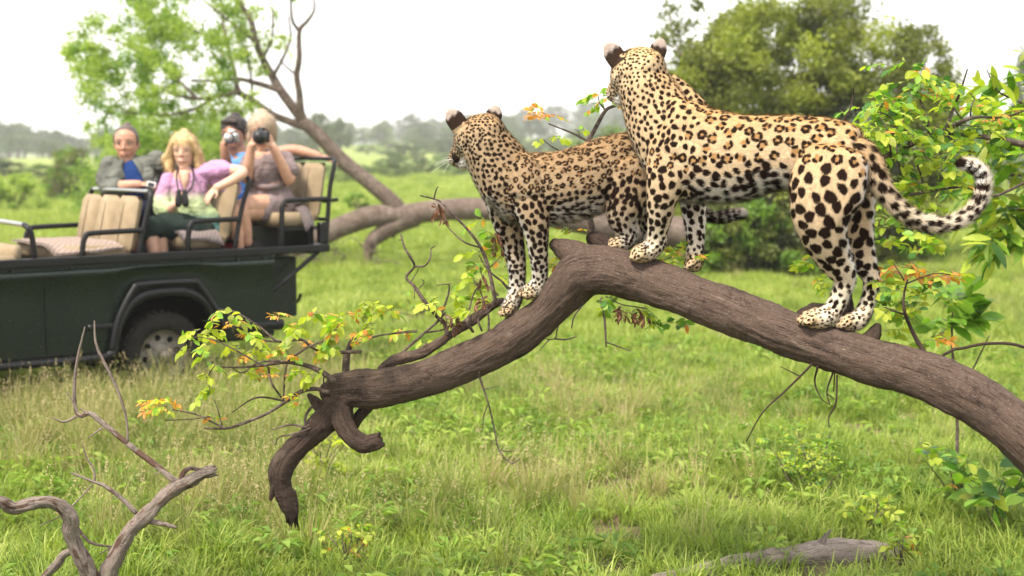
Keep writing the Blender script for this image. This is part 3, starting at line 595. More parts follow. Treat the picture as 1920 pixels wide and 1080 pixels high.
def log_top(px):
    """centre, radius of the bough below a photo column"""
    xs = [q[0] for q in LOG]; Y = np.interp(px, xs, [q[3] for q in LOG]); return P(px, np.interp(px, xs, [q[1] for q in LOG]), Y), M(np.interp(px, xs, [q[2] for q in LOG]), Y), Y
def near_bough():
    global BOUGH
    base = P(2270, 1395, 4.5); base.z = 0; t = empty('tree_bough', base); tag(t, 'thick bent brown tree bough the two leopards stand on', 'tree'); BOUGH = (t, base)
    def rt(name, path, mat, nseg=40, per=12, amp=.006, seed=1, scale=14, lump=.006, jag=0.0):
        V, Fc = rough_tube([P(a, b, Y) for a, b, r, Y in path], [M(r, Y) for a, b, r, Y in path], nseg, per, amp, seed, scale, lump, jag); return with_bark(Buf().add(V, Fc).build(name, mat, t, True, base))
    rt('bough', LOG, BARK, 60, 20, .0055, 1, 16, .010)
    rt('knob', [(1110, 500, 40, 5.53), (1075, 478, 28, 5.54), (1052, 466, 20, 5.55), (1040, 460, 13, 5.55)], BARK, 24, 8, .005, 2)
    rt('knob', [(1170, 500, 26, 5.56), (1130, 458, 22, 5.6), (1112, 448, 16, 5.62)], BARK_DK, 20, 6, .008, 12)
    rt('broken_limb', [(650, 735, 30, 5.5), (628, 765, 30, 5.49), (603, 795, 26, 5.47), (574, 822, 23, 5.45), (545, 852, 23, 5.43), (528, 880, 23, 5.42), (527, 905, 21, 5.42), (537, 930, 19, 5.42), (543, 950, 16, 5.42), (545, 964, 12, 5.42)], BARK_DK, 26, 10, .010, 3, 18, .008, .05)
    rt('broken_limb', [(640, 770, 24, 5.47), (645, 795, 20, 5.42), (660, 818, 18, 5.38), (682, 833, 18, 5.36), (700, 830, 18, 5.35), (712, 825, 16, 5.35)], BARK_DK, 22, 8, .008, 4, 18, .006, .012)
    rt('broken_limb', [(690, 762, 12, 5.52), (672, 782, 12, 5.54), (655, 805, 12, 5.54)], BARK_DK, 14, 5, .004, 5)
    rt('splinter', [(528, 895, 12, 5.41), (516, 912, 9, 5.4), (508, 935, 5, 5.4)], BARK_DK, 10, 5, .006, 6, 30)
    rt('splinter', [(600, 765, 15, 5.5), (588, 752, 11, 5.51), (580, 742, 6, 5.51)], BARK_DK, 12, 5, .006, 7, 30)
    rt('side_branch', [(715, 690, 9, 5.53), (743, 675, 11, 5.56), (780, 666, 11, 5.58), (800, 657, 11, 5.6), (827, 640, 10, 5.61), (843, 628, 9, 5.62), (867, 613, 10, 5.63), (887, 600, 10, 5.64), (913, 580, 9, 5.66), (933, 567, 8, 5.67), (943, 562, 4, 5.67)], BARK, 18, 8, .005, 8, 24)
    rt('stub', [(648, 705, 10, 5.52), (650, 670, 8, 5.53), (656, 648, 6, 5.53), (660, 634, 3, 5.53)], TWIG, 12, 5, .002, 9)
    # loose bark behind the hind paws
    rt('bark_flake', [(1500, 588, 7, 5.12), (1520, 578, 9, 5.13), (1545, 576, 8, 5.12)], BARK_DK, 10, 5, .008, 10, 30)
    rt('stub', [(1628, 640, 18, 4.96), (1640, 625, 15, 4.99), (1646, 612, 8, 5.0)], BARK_DK, 14, 5, .007, 11, 30)
    rt('stub', [(1590, 600, 16, 5.07), (1588, 560, 12, 5.1), (1592, 535, 6, 5.1)], BARK_DK, 12, 5, .005, 13, 30)
    tw = []   # (zoom transform, points, r0, r1, depth)
    A = tw.append
    A((Z7, [(790, 510), (740, 495), (680, 505), (620, 545), (540, 595), (430, 640), (370, 655), (290, 655)], 4.2, 2, 5.45)); A((Z7, [(370, 655), (310, 625), (260, 600), (160, 578)], 2.2, 1, 5.42)); A((Z7, [(310, 607), (230, 618), (130, 622)], 1.7, .8, 5.42)); A((Z7, [(360, 650), (345, 590), (328, 540)], 1.5, .7, 5.43))
    A((Z7, [(810, 460), (760, 425), (700, 400), (620, 388), (520, 400), (430, 408), (340, 405)], 5.2, 1.4, 5.42)); A((Z7, [(640, 388), (560, 382), (500, 392), (440, 430), (400, 410)], 2.2, .8, 5.40)); A((Z7, [(920, 345), (780, 345), (720, 325), (680, 295), (600, 305), (500, 295), (440, 285)], 3.4, 1.2, 5.46))
    A((Z7, [(600, 305), (570, 295), (520, 250), (460, 210), (400, 178), (345, 172)], 2.6, .9, 5.45)); A((Z7, [(880, 300), (930, 270), (960, 210), (985, 170)], 2.2, .8, 5.5)); A((Z7, [(720, 620), (700, 650), (640, 640), (560, 660)], 3, 1.3, 5.44)); A((Z7, [(715, 655), (690, 665), (640, 680), (590, 690), (575, 720), (560, 700)], 2.6, .8, 5.42))
    A((Z7, [(545, 400), (560, 470), (600, 530)], 2.2, 2, 5.45)); A((Z7, [(620, 395), (612, 460), (608, 540)], 2.2, 2, 5.47)); A((Z7, [(620, 545), (500, 530), (400, 590)], 2, 1, 5.5)); A((Z7, [(780, 560), (735, 560), (700, 600), (695, 660)], 3.5, 2, 5.47)); A((Z7, [(815, 460), (775, 440), (770, 490)], 2.2, 1.4, 5.47)); A((Z7, [(620, 388), (700, 330), (790, 290), (830, 235)], 2.4, 1, 5.4)); A((Z7, [(520, 400), (400, 330), (300, 290), (215, 285)], 1.6, .7, 5.38)); A((Z7, [(990, 280), (1080, 265), (1150, 255)], 1.6, .8, 5.52)); A((Z7, [(880, 320), (960, 290), (1000, 278)], 2, 1.6, 5.52)); A((Z7, [(330, 400), (305, 440), (310, 500), (300, 520)], 1.2, .6, 5.38))
    A((ZU, [(415, 860), (400, 800), (360, 760), (310, 700), (270, 650), (230, 590), (185, 540), (230, 480), (210, 430), (175, 370), (155, 300)], 5, 1.4, 5.6)); A((ZU, [(235, 480), (290, 475), (320, 430), (325, 380), (345, 365)], 2.2, .9, 5.6)); A((ZU, [(215, 560), (240, 520), (255, 490)], 1.2, .7, 5.6)); A((ZU, [(250, 610), (285, 570), (270, 550)], 1.1, .6, 5.6)); A((ZU, [(165, 330), (140, 330)], 1.1, .7, 5.6)); A((ZU, [(310, 725), (260, 735)], 1.2, .6, 5.6)); A((ZU, [(225, 575), (232, 620), (230, 660)], 1.2, .9, 5.6))
    A((ZU, [(370, 770), (400, 700), (425, 620), (420, 580), (360, 585)], 2.6, 1, 5.62)); A((ZU, [(420, 580), (440, 575)], 1.2, .7, 5.62)); A((ZU, [(120, 1005), (200, 930), (290, 850), (360, 790), (400, 740)], 3, 2, 5.6)); A((ZU, [(300, 850), (390, 835), (450, 800), (510, 790)], 2.2, 1.2, 5.62)); A((ZU, [(-40, 880), (80, 860), (245, 845)], 1.2, 1.6, 5.58))
    A((ZU, [(690, 690), (680, 640), (660, 540), (630, 430), (590, 350), (520, 260), (440, 180), (370, 110), (265, 80)], 4, 1.3, 5.6)); A((ZU, [(340, 100), (355, 45), (365, 30)], 1.3, .8, 5.6)); A((ZU, [(590, 370), (510, 340), (440, 280), (395, 225)], 1.7, .9, 5.6)); A((ZU, [(560, 845), (530, 790), (545, 700), (570, 620), (600, 585)], 2.6, 1.1, 5.6)); A((ZU, [(650, 840), (645, 740), (610, 640), (600, 610)], 2.2, .9, 5.58)); A((ZU, [(755, 600), (720, 560), (680, 530), (630, 480), (595, 415)], 2.6, 1, 5.66)); A((ZU, [(700, 640), (660, 600), (620, 560), (600, 480)], 2, .8, 5.62)); A((ZU, [(660, 480), (700, 440), (740, 385)], 1.4, .7, 5.62)); A((ZU, [(610, 840), (590, 780), (620, 745)], 2.2, 1.6, 5.58))
    A((ZU, [(1285, 660), (1285, 690), (1300, 770), (1310, 930)], 2.8, 2, 5.44)); A((ZU, [(1310, 905), (1380, 930), (1445, 955)], 1.7, .9, 5.42)); A((ZU, [(1180, 690), (1130, 760), (1115, 825)], 1.8, 1.4, 5.5)); A((ZU, [(1060, 770), (1035, 830), (1020, 885), (950, 885)], 1.8, 1, 5.55)); A((ZU, [(1020, 885), (1080, 890), (1140, 875)], 1.6, 1.2, 5.54)); A((ZU, [(990, 890), (935, 950)], 1.3, .9, 5.55)); A((ZU, [(1310, 650), (1390, 690), (1470, 705), (1540, 715)], 1.4, .8, 5.44))
    A((Z7, [(1400, 430), (1405, 455), (1440, 560), (1460, 650), (1480, 740), (1530, 795), (1565, 780)], 2.2, .9, 5.5)); A((Z7, [(1425, 495), (1475, 485)], 1.1, .7, 5.5)); A((Z7, [(1440, 550), (1420, 600), (1415, 655)], 1.3, .7, 5.5)); A((Z7, [(1490, 745), (1545, 750)], 1.1, .6, 5.5))
    A((Z2, [(100, 560), (90, 580), (-10, 680), (-115, 780), (-190, 910)], 2.8, .9, 5.0)); A((Z2, [(50, 625), (-40, 580)], 1.4, .7, 5.0)); A((Z2, [(125, 580), (112, 650), (140, 720), (180, 750)], 2, .8, 4.96)); A((Z2, [(195, 600), (165, 690), (180, 750)], 2, .9, 4.95)); A((Z2, [(200, 610), (195, 690)], 1.8, 1, 4.95)); A((Z2, [(210, 620), (205, 740), (175, 800), (175, 850)], 2.2, 1, 4.94)); A((Z2, [(165, 700), (200, 725)], 1.2, .7, 4.95))
    A((tr(1400, 180, .2604), [(690, 190), (740, 110), (765, 0), (770, -60)], 1.8, .8, 5.3))
    for k, (z, p, r0, r1, Y) in enumerate(tw):
        rr = random.Random(k); n = len(p); pts = []
        for i, q in enumerate(p): pts.append(P(*z(*q), Y + (rr.gauss(0, .02) if 0 < i else 0)))
        Buf().tube(pts, [M(r0 + (r1 - r0)*i/(n-1), Y)*rr.uniform(.85, 1.2) for i in range(n)], 8, 5).build('twig', TWIG if Y > 5.35 else BARK_DK, t, True, base)
    f = Foliage(t, base, LEAF_SH, 3)
    yg, mixc, org, brn, grn = [.8, .15, .05, 0, 0], [.55, .15, .3, 0, 0], [.12, .05, .83, 0, 0], [0, 0, 0, 1, 0], [.25, .6, .05, 0, .1]
    for (x, y) in [(355, 640), (372, 622), (400, 612), (440, 612), (475, 625), (400, 652), (440, 655), (480, 655), (540, 655), (600, 640), (625, 625), (570, 620), (395, 735), (455, 692), (600, 690), (590, 588), (645, 600), (685, 570), (705, 560), (720, 590), (660, 585), (620, 655), (560, 690), (500, 680), (380, 690), (690, 610), (540, 612), (425, 585)]:
        f.cluster(x, y, 5.42, 2, 12, .06, 3, .043, yg, .9)
    for (x, y) in [(420, 605), (470, 640), (520, 660), (560, 675), (620, 612), (650, 640), (590, 655), (530, 590), (440, 670), (700, 640), (480, 700), (400, 790), (560, 745), (650, 590), (610, 665)]:
        f.cluster(x, y, 5.43, 2, 14, .05, 4, .026, [.2, .05, .75, 0, 0], .4)
    for (x, y) in [(290, 755), (310, 765), (300, 745)]: f.cluster(x, y, 5.42, 3, 10, .06, 4, .032, [.4, .05, .55, 0, 0], .8)
    for (x, y) in [(905, 405), (915, 440), (925, 480), (905, 500), (930, 520), (890, 520), (915, 545), (940, 500), (880, 550), (935, 450), (925, 420), (900, 470), (945, 470)]: f.cluster(x, y, 5.78, 2, 12, .07, 3, .045, [.6, .33, .07, 0, 0], .8)
    for (x, y) in [(800, 565), (845, 560), (790, 640), (750, 620), (860, 590), (820, 552), (880, 580)]: f.cluster(x, y, 5.66, 2, 12, .05, 3, .036, yg, .8)
    for (x, y) in [(820, 385), (825, 400), (930, 440), (932, 460), (845, 590), (848, 605), (900, 560), (1170, 585), (1185, 592), (1195, 580), (1160, 575), (1210, 590), (905, 520)]: f.cluster(x, y, 5.56 if x < 1100 else 5.46, 3, 6, .035, 3, .026, brn, 2.2, .2)
    for (x, y) in [(1262, 480), (1280, 472), (1290, 482), (1270, 490), (1300, 468)]: f.cluster(x, y, 5.42, 3, 10, .05, 3, .03, [.3, .4, .3, 0, 0], .3, 1.0)
    for (x, y) in [(1135, 560), (1160, 557), (1215, 600), (1245, 605), (1280, 600), (1200, 580), (1130, 575)]: f.cluster(x, y, 5.5, 2, 8, .05, 3, .036, grn, .9)
    for (x, y) in [(1050, 500), (1040, 480), (1090, 430), (1020, 490), (1180, 450)]: f.cluster(x, y, 5.68, 2, 8, .045, 3, .03, mixc, .3, .8)
    for (x, y) in [(1505, 490), (1520, 500), (1530, 520), (1540, 535), (1625, 480), (1640, 500), (1640, 560), (1655, 530)]: f.cluster(x, y, 5.25, 2, 6, .05, 3, .036, [.6, .35, .05, 0, 0], .5)
    for (x, y) in [(1120, 175), (1135, 165), (1110, 185), (1148, 185), (1125, 195)]: f.cluster(x, y, 5.9, 2, 8, .045, 3, .036, [.15, .6, .25, 0, 0], .8)
    for (x, y) in [(1000, 215), (1020, 212), (1010, 205), (1035, 218)]: f.cluster(x, y, 5.9, 3, 6, .05, 4, .026, org, .4)
    for (x, y) in [(1015, 262), (1040, 262), (1050, 258), (1090, 240)]: f.cluster(x, y, 5.9, 1, 6, .04, 2, .034, [.6, .4, 0, 0, 0], .6)
    ZB = tr(800, 180, .2314)
    for p, r0, r1 in (([(1230, 560), (1290, 400), (1340, 310), (1400, 200), (1440, 130), (1480, 95), (1560, 70)], 5, 3), ([(1310, 370), (1200, 310), (1090, 265), (990, 225)], 2.4, 1.2), ([(1450, 120), (1400, 50), (1390, 0)], 1.8, 1), ([(1120, 470), (1060, 435), (1000, 400), (940, 350)], 1.6, .9), ([(1240, 330), (1235, 290), (1200, 270)], 1, .6)):
        Buf().tube([P(*ZB(*q), 5.92) for q in p], [M(r0 + (r1 - r0)*i/(len(p)-1), 5.9) for i in range(len(p))], 8, 5).build('twig', TWIG, t, True, base)
    Buf().tube([P(1150, 505, 5.55), P(1120, 470, 5.8), P(1090, 320, 5.92)], [M(6, 5.7)]*3, 8, 5).build('twig', TWIG, t, True, base)
    f.finish(TWIG, 240)
near_bough()
# ================================================================ pale dead branch
def dead_branch():
    Y = 5.5; base = P(195, 1170, Y); base.z = 0; t = empty('dead_branch', base); tag(t, 'pale dead forked branch with peeling bark sticking up from the grass', 'branch'); Z8 = tr(0, 600, .4444)
    def rt(name, path, r, mat=PALE, nseg=22, per=8, amp=.004, seed=1, dy=0.0, jag=0.0):
        n = len(path); pts = [P(*Z8(*q), Y + dy*i/(n-1)) for i, q in enumerate(path)]; V, Fc = rough_tube(pts, [M(v, Y) for v in r], nseg, per, amp, seed, 24, amp, jag); return with_bark(Buf().add(V, Fc).build(name, mat, t, True, base))
    rt('main_stem', [(440, 1300), (440, 1180), (450, 1100), (470, 1040), (510, 950), (560, 880), (620, 820), (690, 750), (750, 700), (800, 675), (850, 650), (885, 640)], [20, 19, 18, 17, 16, 15, 15, 15, 14, 14, 13, 12], seed=1, jag=.03, amp=.008)
    rt('side_stem', [(430, 1250), (400, 1140), (370, 1050), (330, 970), (295, 890), (300, 840), (260, 790), (200, 765), (120, 778), (60, 790), (0, 765), (-60, 770), (-160, 790)], [18, 18, 17, 16, 14, 13, 13, 12, 12, 11, 12, 12, 11], seed=2, dy=-.25, amp=.008)
    rt('side_stem', [(330, 960), (270, 990), (240, 1030), (190, 1080), (150, 1130)], [9, 8, 8, 7, 6], seed=3)
    rt('split_end', [(760, 690), (770, 650), (800, 625), (835, 628)], [7, 6, 5, 4], seed=4, amp=.006, jag=.03)
    rt('limb', [(745, 685), (690, 640), (640, 600), (560, 540), (500, 490), (440, 440), (380, 395), (340, 405), (318, 370), (315, 260), (330, 150), (358, 30)], [6, 6, 6, 5.6, 5.2, 5, 4.6, 4.2, 4, 3.4, 2.6, 1.4], seed=5, nseg=12, amp=.002, dy=.1)
    rt('limb', [(540, 510), (530, 400), (490, 280), (440, 180), (405, 100), (398, 5)], [2.6, 2.6, 3, 3, 2.4, 1.4], seed=6, nseg=10, amp=.001)
    for k, (p, r) in enumerate((([(320, 408), (270, 430), (220, 410)], [3, 2.2, 1]), ([(430, 455), (370, 500)], [2, 1]), ([(570, 810), (510, 750), (440, 700), (390, 680), (300, 645)], [5, 4.4, 3.6, 3, 1.6]), ([(400, 680), (395, 630), (365, 580), (350, 530)], [2.2, 2, 1.6, 1]), ([(390, 695), (290, 800), (230, 840), (170, 865)], [1.6, 1.4, 1.2, .8]), ([(630, 850), (690, 860), (740, 875)], [6, 5, 3]), ([(320, 870), (370, 930), (420, 950), (470, 955)], [4, 3, 2.4, 1.6]), ([(460, 960), (460, 1000)], [1.6, 1]), ([(640, 810), (660, 770)], [4, 1.5]), ([(370, 395), (340, 375)], [2.4, 1.4]), ([(310, 350), (280, 300)], [1.4, .8]), ([(680, 640), (650, 650)], [1.4, .8]), ([(420, 990), (480, 950), (500, 960)], [1.4, 1, .8]))):
        rt('twig', p, r, PALE if k not in (6, 7) else TWIG, 8, 5, .0008, 10 + k)
dead_branch()
def ground_log():
    Y0 = 6.35; base = P(1480, 1050, Y0); base.z = 0; t = empty('fallen_log', base); tag(t, 'short weathered grey log lying in the grass below the bough', 'log'); Z3 = tr(1160, 780, .3958)
    def rt(name, path, mat, seed, nseg=28, amp=.008):
        pts = [P(*Z3(a, b), y) for a, b, r, y in path]; V, Fc = rough_tube(pts, [M(r, y) for a, b, r, y in path], nseg, 10, amp, seed, 16, amp, .05); with_bark(Buf().add(V, Fc).build(name, mat, t, True, base))
    rt('log', [(100, 815, 14, 5.68), (180, 790, 16, 5.77), (300, 758, 14, 5.88), (450, 724, 17, 6.0), (600, 698, 20, 6.1), (760, 680, 23, 6.18), (900, 662, 26, 6.25), (1050, 647, 27, 6.3), (1200, 652, 25, 6.35), (1310, 668, 20, 6.38)], GREYWOOD, 1)
    rt('knot', [(960, 630, 15, 6.26), (965, 595, 9, 6.26), (975, 578, 5, 6.26)], GREYWOOD, 2, 14, .005)
ground_log()
# ================================================================ leopards
def coat_mat(name):
    m = Mat(name, 0.8, 0.06); a = m.n('ShaderNodeVertexColor'); a.layer_name = 'Coat'; p = m.pos(True)
    fine = m.noise(260, 3, 0.6, vec=m.mapping(p, (.45, 1, 1))); c = m.mix(1.0, a.outputs[0], m.ramp(fine, [(0.25, (0.78, 0.76, 0.74)), (0.75, (1.12, 1.12, 1.12))]), 'MULTIPLY')
    m.color(c); m.bump(fine, 0.25, 0.004); return m.m
COAT = coat_mat('leopard_coat')
WHISK = plain('whisker', (0.8, 0.78, 0.74, 1), 0.4)
def leopard(name, label, L, lat, head, opt, seed):
    """L: list of dict(n=part, st=[(px,py,Y,a,b)], kind=[..], sp=[..], hair) -> one skin with its own spots"""
    lat = np.array(lat, float); lat /= np.linalg.norm(lat); parts = []; raw = []; K = []
    def put(cs, a, b, la, kinds, sps, hair, tagn, nseg=22, us=None):
        V, Fc = loft(cs, a, b, la, nseg, True); parts.append((V, Fc)); T = np.gradient(cs, axis=0); T /= np.linalg.norm(T, axis=1)[:, None]
        n = len(cs)
        for i in range(n):
            for k in range(0, nseg, 2):
                raw.append(V[(i + 3)*nseg + k]); K.append((kinds[i], sps[i], hair, tagn, i/(n-1), *T[i]))
    tags = {'torso': 0, 'neck': 1, 'fore': 2, 'hind': 3, 'tail': 4, 'head': 5, 'ear': 6, 'muzzle': 7}
    for d in L:
        s = smooth_path([(*P(x, y, Y), M(a, Y), M(b, Y)) for x, y, Y, a, b in d['st']], 6); n = len(s); t = np.linspace(0, 1, n); q = np.linspace(0, 1, len(d['kind']))
        put(s[:, :3], s[:, 3], s[:, 4], lat, np.interp(t, q, d['kind']), np.interp(t, np.linspace(0, 1, len(d['sp'])), d['sp']), d.get('hair', .011), tags[d['n']])
    # head along its own facing direction
    C = np.array(P(*head['c'])); fd = np.array(head['fd'], float); fd /= np.linalg.norm(fd); hl = np.cross(fd, [0, 0, 1.0]); hl /= np.linalg.norm(hl); up = np.cross(hl, fd); k = head['k']
    S = [(-.085, .048, .05, .0), (-.06, .074, .078, .002), (-.02, .090, .094, .0), (.02, .090, .096, -.004), (.055, .076, .082, -.012), (.085, .058, .060, -.024), (.115, .048, .050, -.032), (.14, .036, .040, -.036)]
    s = smooth_path([(*(C + fd*q[0]*k + up*q[3]*k), q[1]*k, q[2]*k) for q in S], 4); n = len(s)
    put(s[:, :3], s[:, 3], s[:, 4], hl, [0]*n, [head['sp']]*n, .006, tags['head'])
    jaw = smooth_path([(*(C + fd*.03*k - up*.055*k), .045*k, .05*k), (*(C + fd*.08*k - up*.07*k), .035*k, .042*k), (*(C + fd*.12*k - up*.07*k), .022*k, .03*k)], 4); put(jaw[:, :3], jaw[:, 3], jaw[:, 4], hl, [0]*len(jaw), [head['sp']]*len(jaw), .01, tags['muzzle'])
    for (bx, by, mx_, my, tx, ty, Y, wd) in head['ears']:
        e = smooth_path([(*P(bx, by, Y), M(wd, Y), .012), (*P(mx_, my, Y), M(wd*1.0, Y), .009), (*P((mx_ + tx)/2, (my + ty)/2, Y), M(wd*.92, Y), .0075), (*P(tx, ty, Y), M(wd*.48, Y), .006)], 4)
        put(e[:, :3], e[:, 3], e[:, 4], np.array([0, 1, 0.0]), [0]*len(e), [.1]*len(e), .004, tags['ear'])
    for (x, y, Y, dx, dy, tr_) in opt['toes']:
        c = np.array(P(x, y, Y)); dr = np.array([dx, dy, -.25]); dr /= np.linalg.norm(dr); lt = np.cross(dr, [0, 0, 1.0]); lt /= np.linalg.norm(lt)
        for q in (-1.5, -.5, .5, 1.5):
            c0 = c + lt*q*tr_*1.25 + dr*(.014 - abs(q)*.006); cs = np.array([c0 - dr*.02 + [0, 0, .004], c0, c0 + dr*tr_*.5]); put(cs, [tr_*.9, tr_, tr_*.85], [tr_*.85, tr_*.95, tr_*.8], lt, [0]*3, [.018]*3, .005, 8)
    me = remesh(parts, opt['voxel'], 4, .5); nv = len(me.vertices)
    V = np.empty(nv*3, np.float32); me.vertices.foreach_get('co', V); V = V.reshape(-1, 3).astype(float); N = np.empty(nv*3, np.float32); me.vertices.foreach_get('normal', N); N = N.reshape(-1, 3).astype(float)
    # carry over the part data
    kd = KDTree(len(raw))
    for i, p in enumerate(raw): kd.insert(p, i)
    kd.balance(); K = np.array(K); idx = np.array([kd.find(p)[1] for p in V]); A = K[idx]
    kind, sp, hair, pt, u, T = A[:, 0], A[:, 1]*opt['pitch'], A[:, 2], A[:, 3].astype(int), A[:, 4], A[:, 5:8]
    kind = np.where((pt == 0) & (N[:, 2] < -.12), 2.0, kind); sp = np.where((pt == 0) & (N[:, 2] < -.12), sp*.80, sp); r = np.random.default_rng(seed)
    # base coat
    back, flank, pale, white = (np.array(c) for c in opt['coat'])
    side = np.clip(N[:, 2]*.7 + .35, 0, 1)[:, None]; base = flank*(1 - side) + back*side
    limb = ((pt == 2) | (pt == 3)); lw = (np.clip((u - .25)/.35, 0, 1)*limb)[:, None]; base = base*(1 - lw) + pale*lw; tl = (np.clip((u - .12)/.3, 0, 1)*(pt == 4)*.8)[:, None]; base = base*(1 - tl) + pale*tl; pw = np.maximum(np.clip((u - .84)/.08, 0, 1)*limb*.9, .7*(pt == 8))[:, None]; base = base*(1 - pw) + np.array([.60, .46, .29])*pw
    w = np.clip((-N[:, 2] - .25)/.45, 0, 1)*((pt == 0) | (pt == 1)); inner = np.clip((N[:, 0]*.8 - .25)/.4, 0, 1)*(pt == 3)*np.clip((.85 - u)/.2, 0, 1); inner = np.maximum(inner, opt.get('far', lambda V: 0*V[:, 0])(V)*.8*limb)
    chest = np.clip((-N[:, 0]*.9 - .35)/.3, 0, 1)*((pt == 1) | (pt == 0) | (pt == 2))*opt['chest']*np.clip((1 - .0*u), 0, 1)*(V[:, 2] < opt['chestz'])
    tailw = np.clip((u - .45)/.3, 0, 1)*(pt == 4)*np.clip(.35 - N[:, 2]*.9 + .5*(u > .8), 0, 1); jw = (pt == 7)*1.0
    ww = np.clip(np.maximum.reduce([w, inner, chest, tailw, jw]), 0, 1)[:, None]; base = base*(1 - ww) + white*ww
    base *= (1 + .10*np.sin(V[:, 0:1]*23 + 3*np.sin(V[:, 2:3]*17)) * .5)
    dark = np.zeros(nv); fill = np.zeros(nv)
    # spot centres, spaced by the local pitch
    cand = r.permutation(nv)[:34000]; okc = []; pos = np.zeros((4000, 3)); rad = np.zeros(4000); m = 0
    skip = (pt == 6) | ((pt == 4) & (u > opt['tb0'])) | (pt == 7)
    for i in cand:
        if skip[i]: continue
        s_ = sp[i]
        if m:
            d = pos[:m] - V[i]; 
            if np.any((d*d).sum(1) < (np.maximum(rad[:m], s_)*.5 + s_*.5)**2*.70): continue
        pos[m] = V[i]; rad[m] = s_; m += 1; okc.append(i)
        if m >= 3999: break
    blobs = []
    for i in okc:
        n = N[i]; t1 = T[i] - n*T[i].dot(n); t1 /= np.linalg.norm(t1) + 1e-9; t2 = np.cross(n, t1); s_ = sp[i]; kk = kind[i]
        if .5 < kk < 1.5:
            R0 = s_*.30*r.uniform(.85, 1.15); nb = int(r.integers(3, 6)); a0 = r.uniform(0, 6.28); blobs.append((V[i], n, t1, t2, R0*1.0, R0*.9, 1, r.uniform(0, 6.28)))
            for q in range(nb):
                if r.uniform() < .10: continue
                a = a0 + 6.283*q/nb + r.normal(0, .16); c = V[i] + t1*math.cos(a)*R0*1.05 + t2*math.sin(a)*R0*.95; rb = s_*r.uniform(.125, .17)*opt['gain']; tt = -t1*math.sin(a) + t2*math.cos(a); blobs.append((c, n, tt, np.cross(n, tt), rb*1.5, rb*.95, 0, r.uniform(0, 6.28)))
        else:
            rb = opt['gain']*s_*(.41 if kk >= 1.5 else .37)*r.uniform(.78, 1.18); asp = r.uniform(.95, 1.45); a = r.normal(0, .5); e = t1*math.cos(a) + t2*math.sin(a)
            blobs.append((V[i], n, e, np.cross(n, e), rb*math.sqrt(asp), rb/math.sqrt(asp), 0, r.uniform(0, 6.28)))
    kv = KDTree(nv)
    for i in range(nv): kv.insert(V[i], i)
    kv.balance()
    for (c, n, e1, e2, ra, rb, isfill, ph) in blobs:
        hit = kv.find_range(c, max(ra, rb)*1.5)
        if not hit: continue
        ii = np.array([h[1] for h in hit]); d = V[ii] - c; x = d @ e1/ra; y = d @ e2/rb; rho = np.sqrt(x*x + y*y); th = np.arctan2(y, x); lim = 1 + .10*np.cos(2*th + ph) + .06*np.cos(3*th + 2*ph) + .05*np.cos(5*th + 3*ph); v = np.clip((lim - rho)/.22 + .5, 0, 1)*(N[ii] @ n > .1)
        if isfill: fill[ii] = np.maximum(fill[ii], v)
        else: dark[ii] = np.maximum(dark[ii], v)
    # tail bands towards the tip, ears, mouth, backs of the lower legs
    tb = (pt == 4)*(u > opt['tb0']); band = np.clip(np.sin(u*opt['bands'] + .8*np.sin(V[:, 2]*60))*3 + 2.1, 0, 1)
    if 'curl' in opt: o_ = V - np.array(P(*opt['curl'])); o_ /= np.linalg.norm(o_, axis=1)[:, None]; band = band*(1 - np.clip(((o_*N).sum(1) - .50 + .25*np.sin(u*230))/.25, 0, 1))
    dark = np.where(tb, np.maximum(band, opt['banddark']), dark)
    ear = pt == 6; er = np.clip((u - .04)/.1, 0, 1)*np.clip((.74 - u + .05*np.sin(V[:, 0]*260))/.16, 0, 1); dark = np.where(ear, er*.97, dark)
    base = np.where((ear & (u > .5))[:, None], np.array([.42, .35, .31]), base)
    hdm = ((pt == 5) | (pt == 7)); fx = (V - C) @ fd/k; fz = (V - C) @ up/k; dark = np.where(hdm & (fx > .055), np.maximum(dark, np.clip(np.sin(fz*420 + 3*np.sin(fx*90))*2 - .9, 0, 1)*.8), dark)
    dd_ = V - np.array([0, 0, CH]); fw = dd_[:, 1]*math.cos(TH) - dd_[:, 2]*math.sin(TH); ppx = 960 + F*dd_[:, 0]/fw; ppy = 540 - F*(dd_[:, 1]*math.sin(TH) + dd_[:, 2]*math.cos(TH))/fw
    near = np.hypot(ppx - head['mouth'][0], ppy - head['mouth'][1]); cn = np.where(hdm, near + 40*(V[:, 1] - C[1]), 1e9); ms = V[np.argmin(cn)]
    md = np.linalg.norm(V - ms, axis=1); dark = np.maximum(dark, np.clip((head['mr']*1.25 - md)/.008, 0, 1)*.97)
    legback = limb*np.clip((N[:, 0]*.8 + N[:, 1]*.2 - .35)/.25, 0, 1)*np.clip((u - .66)/.08, 0, 1)*.85; dark = np.maximum(dark, legback)
    tan = np.array(opt['tan']); blk = np.array(opt['blk']); jit = (1 + r.normal(0, .05, nv))[:, None]
    col = base*(1 - fill[:, None]*.8) + tan*fill[:, None]*.8; col = col*(1 - dark[:, None]) + blk*dark[:, None]; col = np.clip(col*jit, 0, 1)
    basept = P(*opt['base']); t = empty(name, basept); tag(t, label, 'leopard', None)
    O = np.array(basept); me.vertices.foreach_set('co', (V - O).astype(np.float32).ravel()); me.name = 'body'; me.materials.clear(); me.materials.append(COAT); ca = me.color_attributes.new('Coat', 'FLOAT_COLOR', 'POINT'); ca.data.foreach_set('color', np.hstack([col, np.ones((nv, 1))]).astype(np.float32).ravel()); me.polygons.foreach_set('use_smooth', [True]*len(me.polygons)); me.update()
    link('body', me, t)
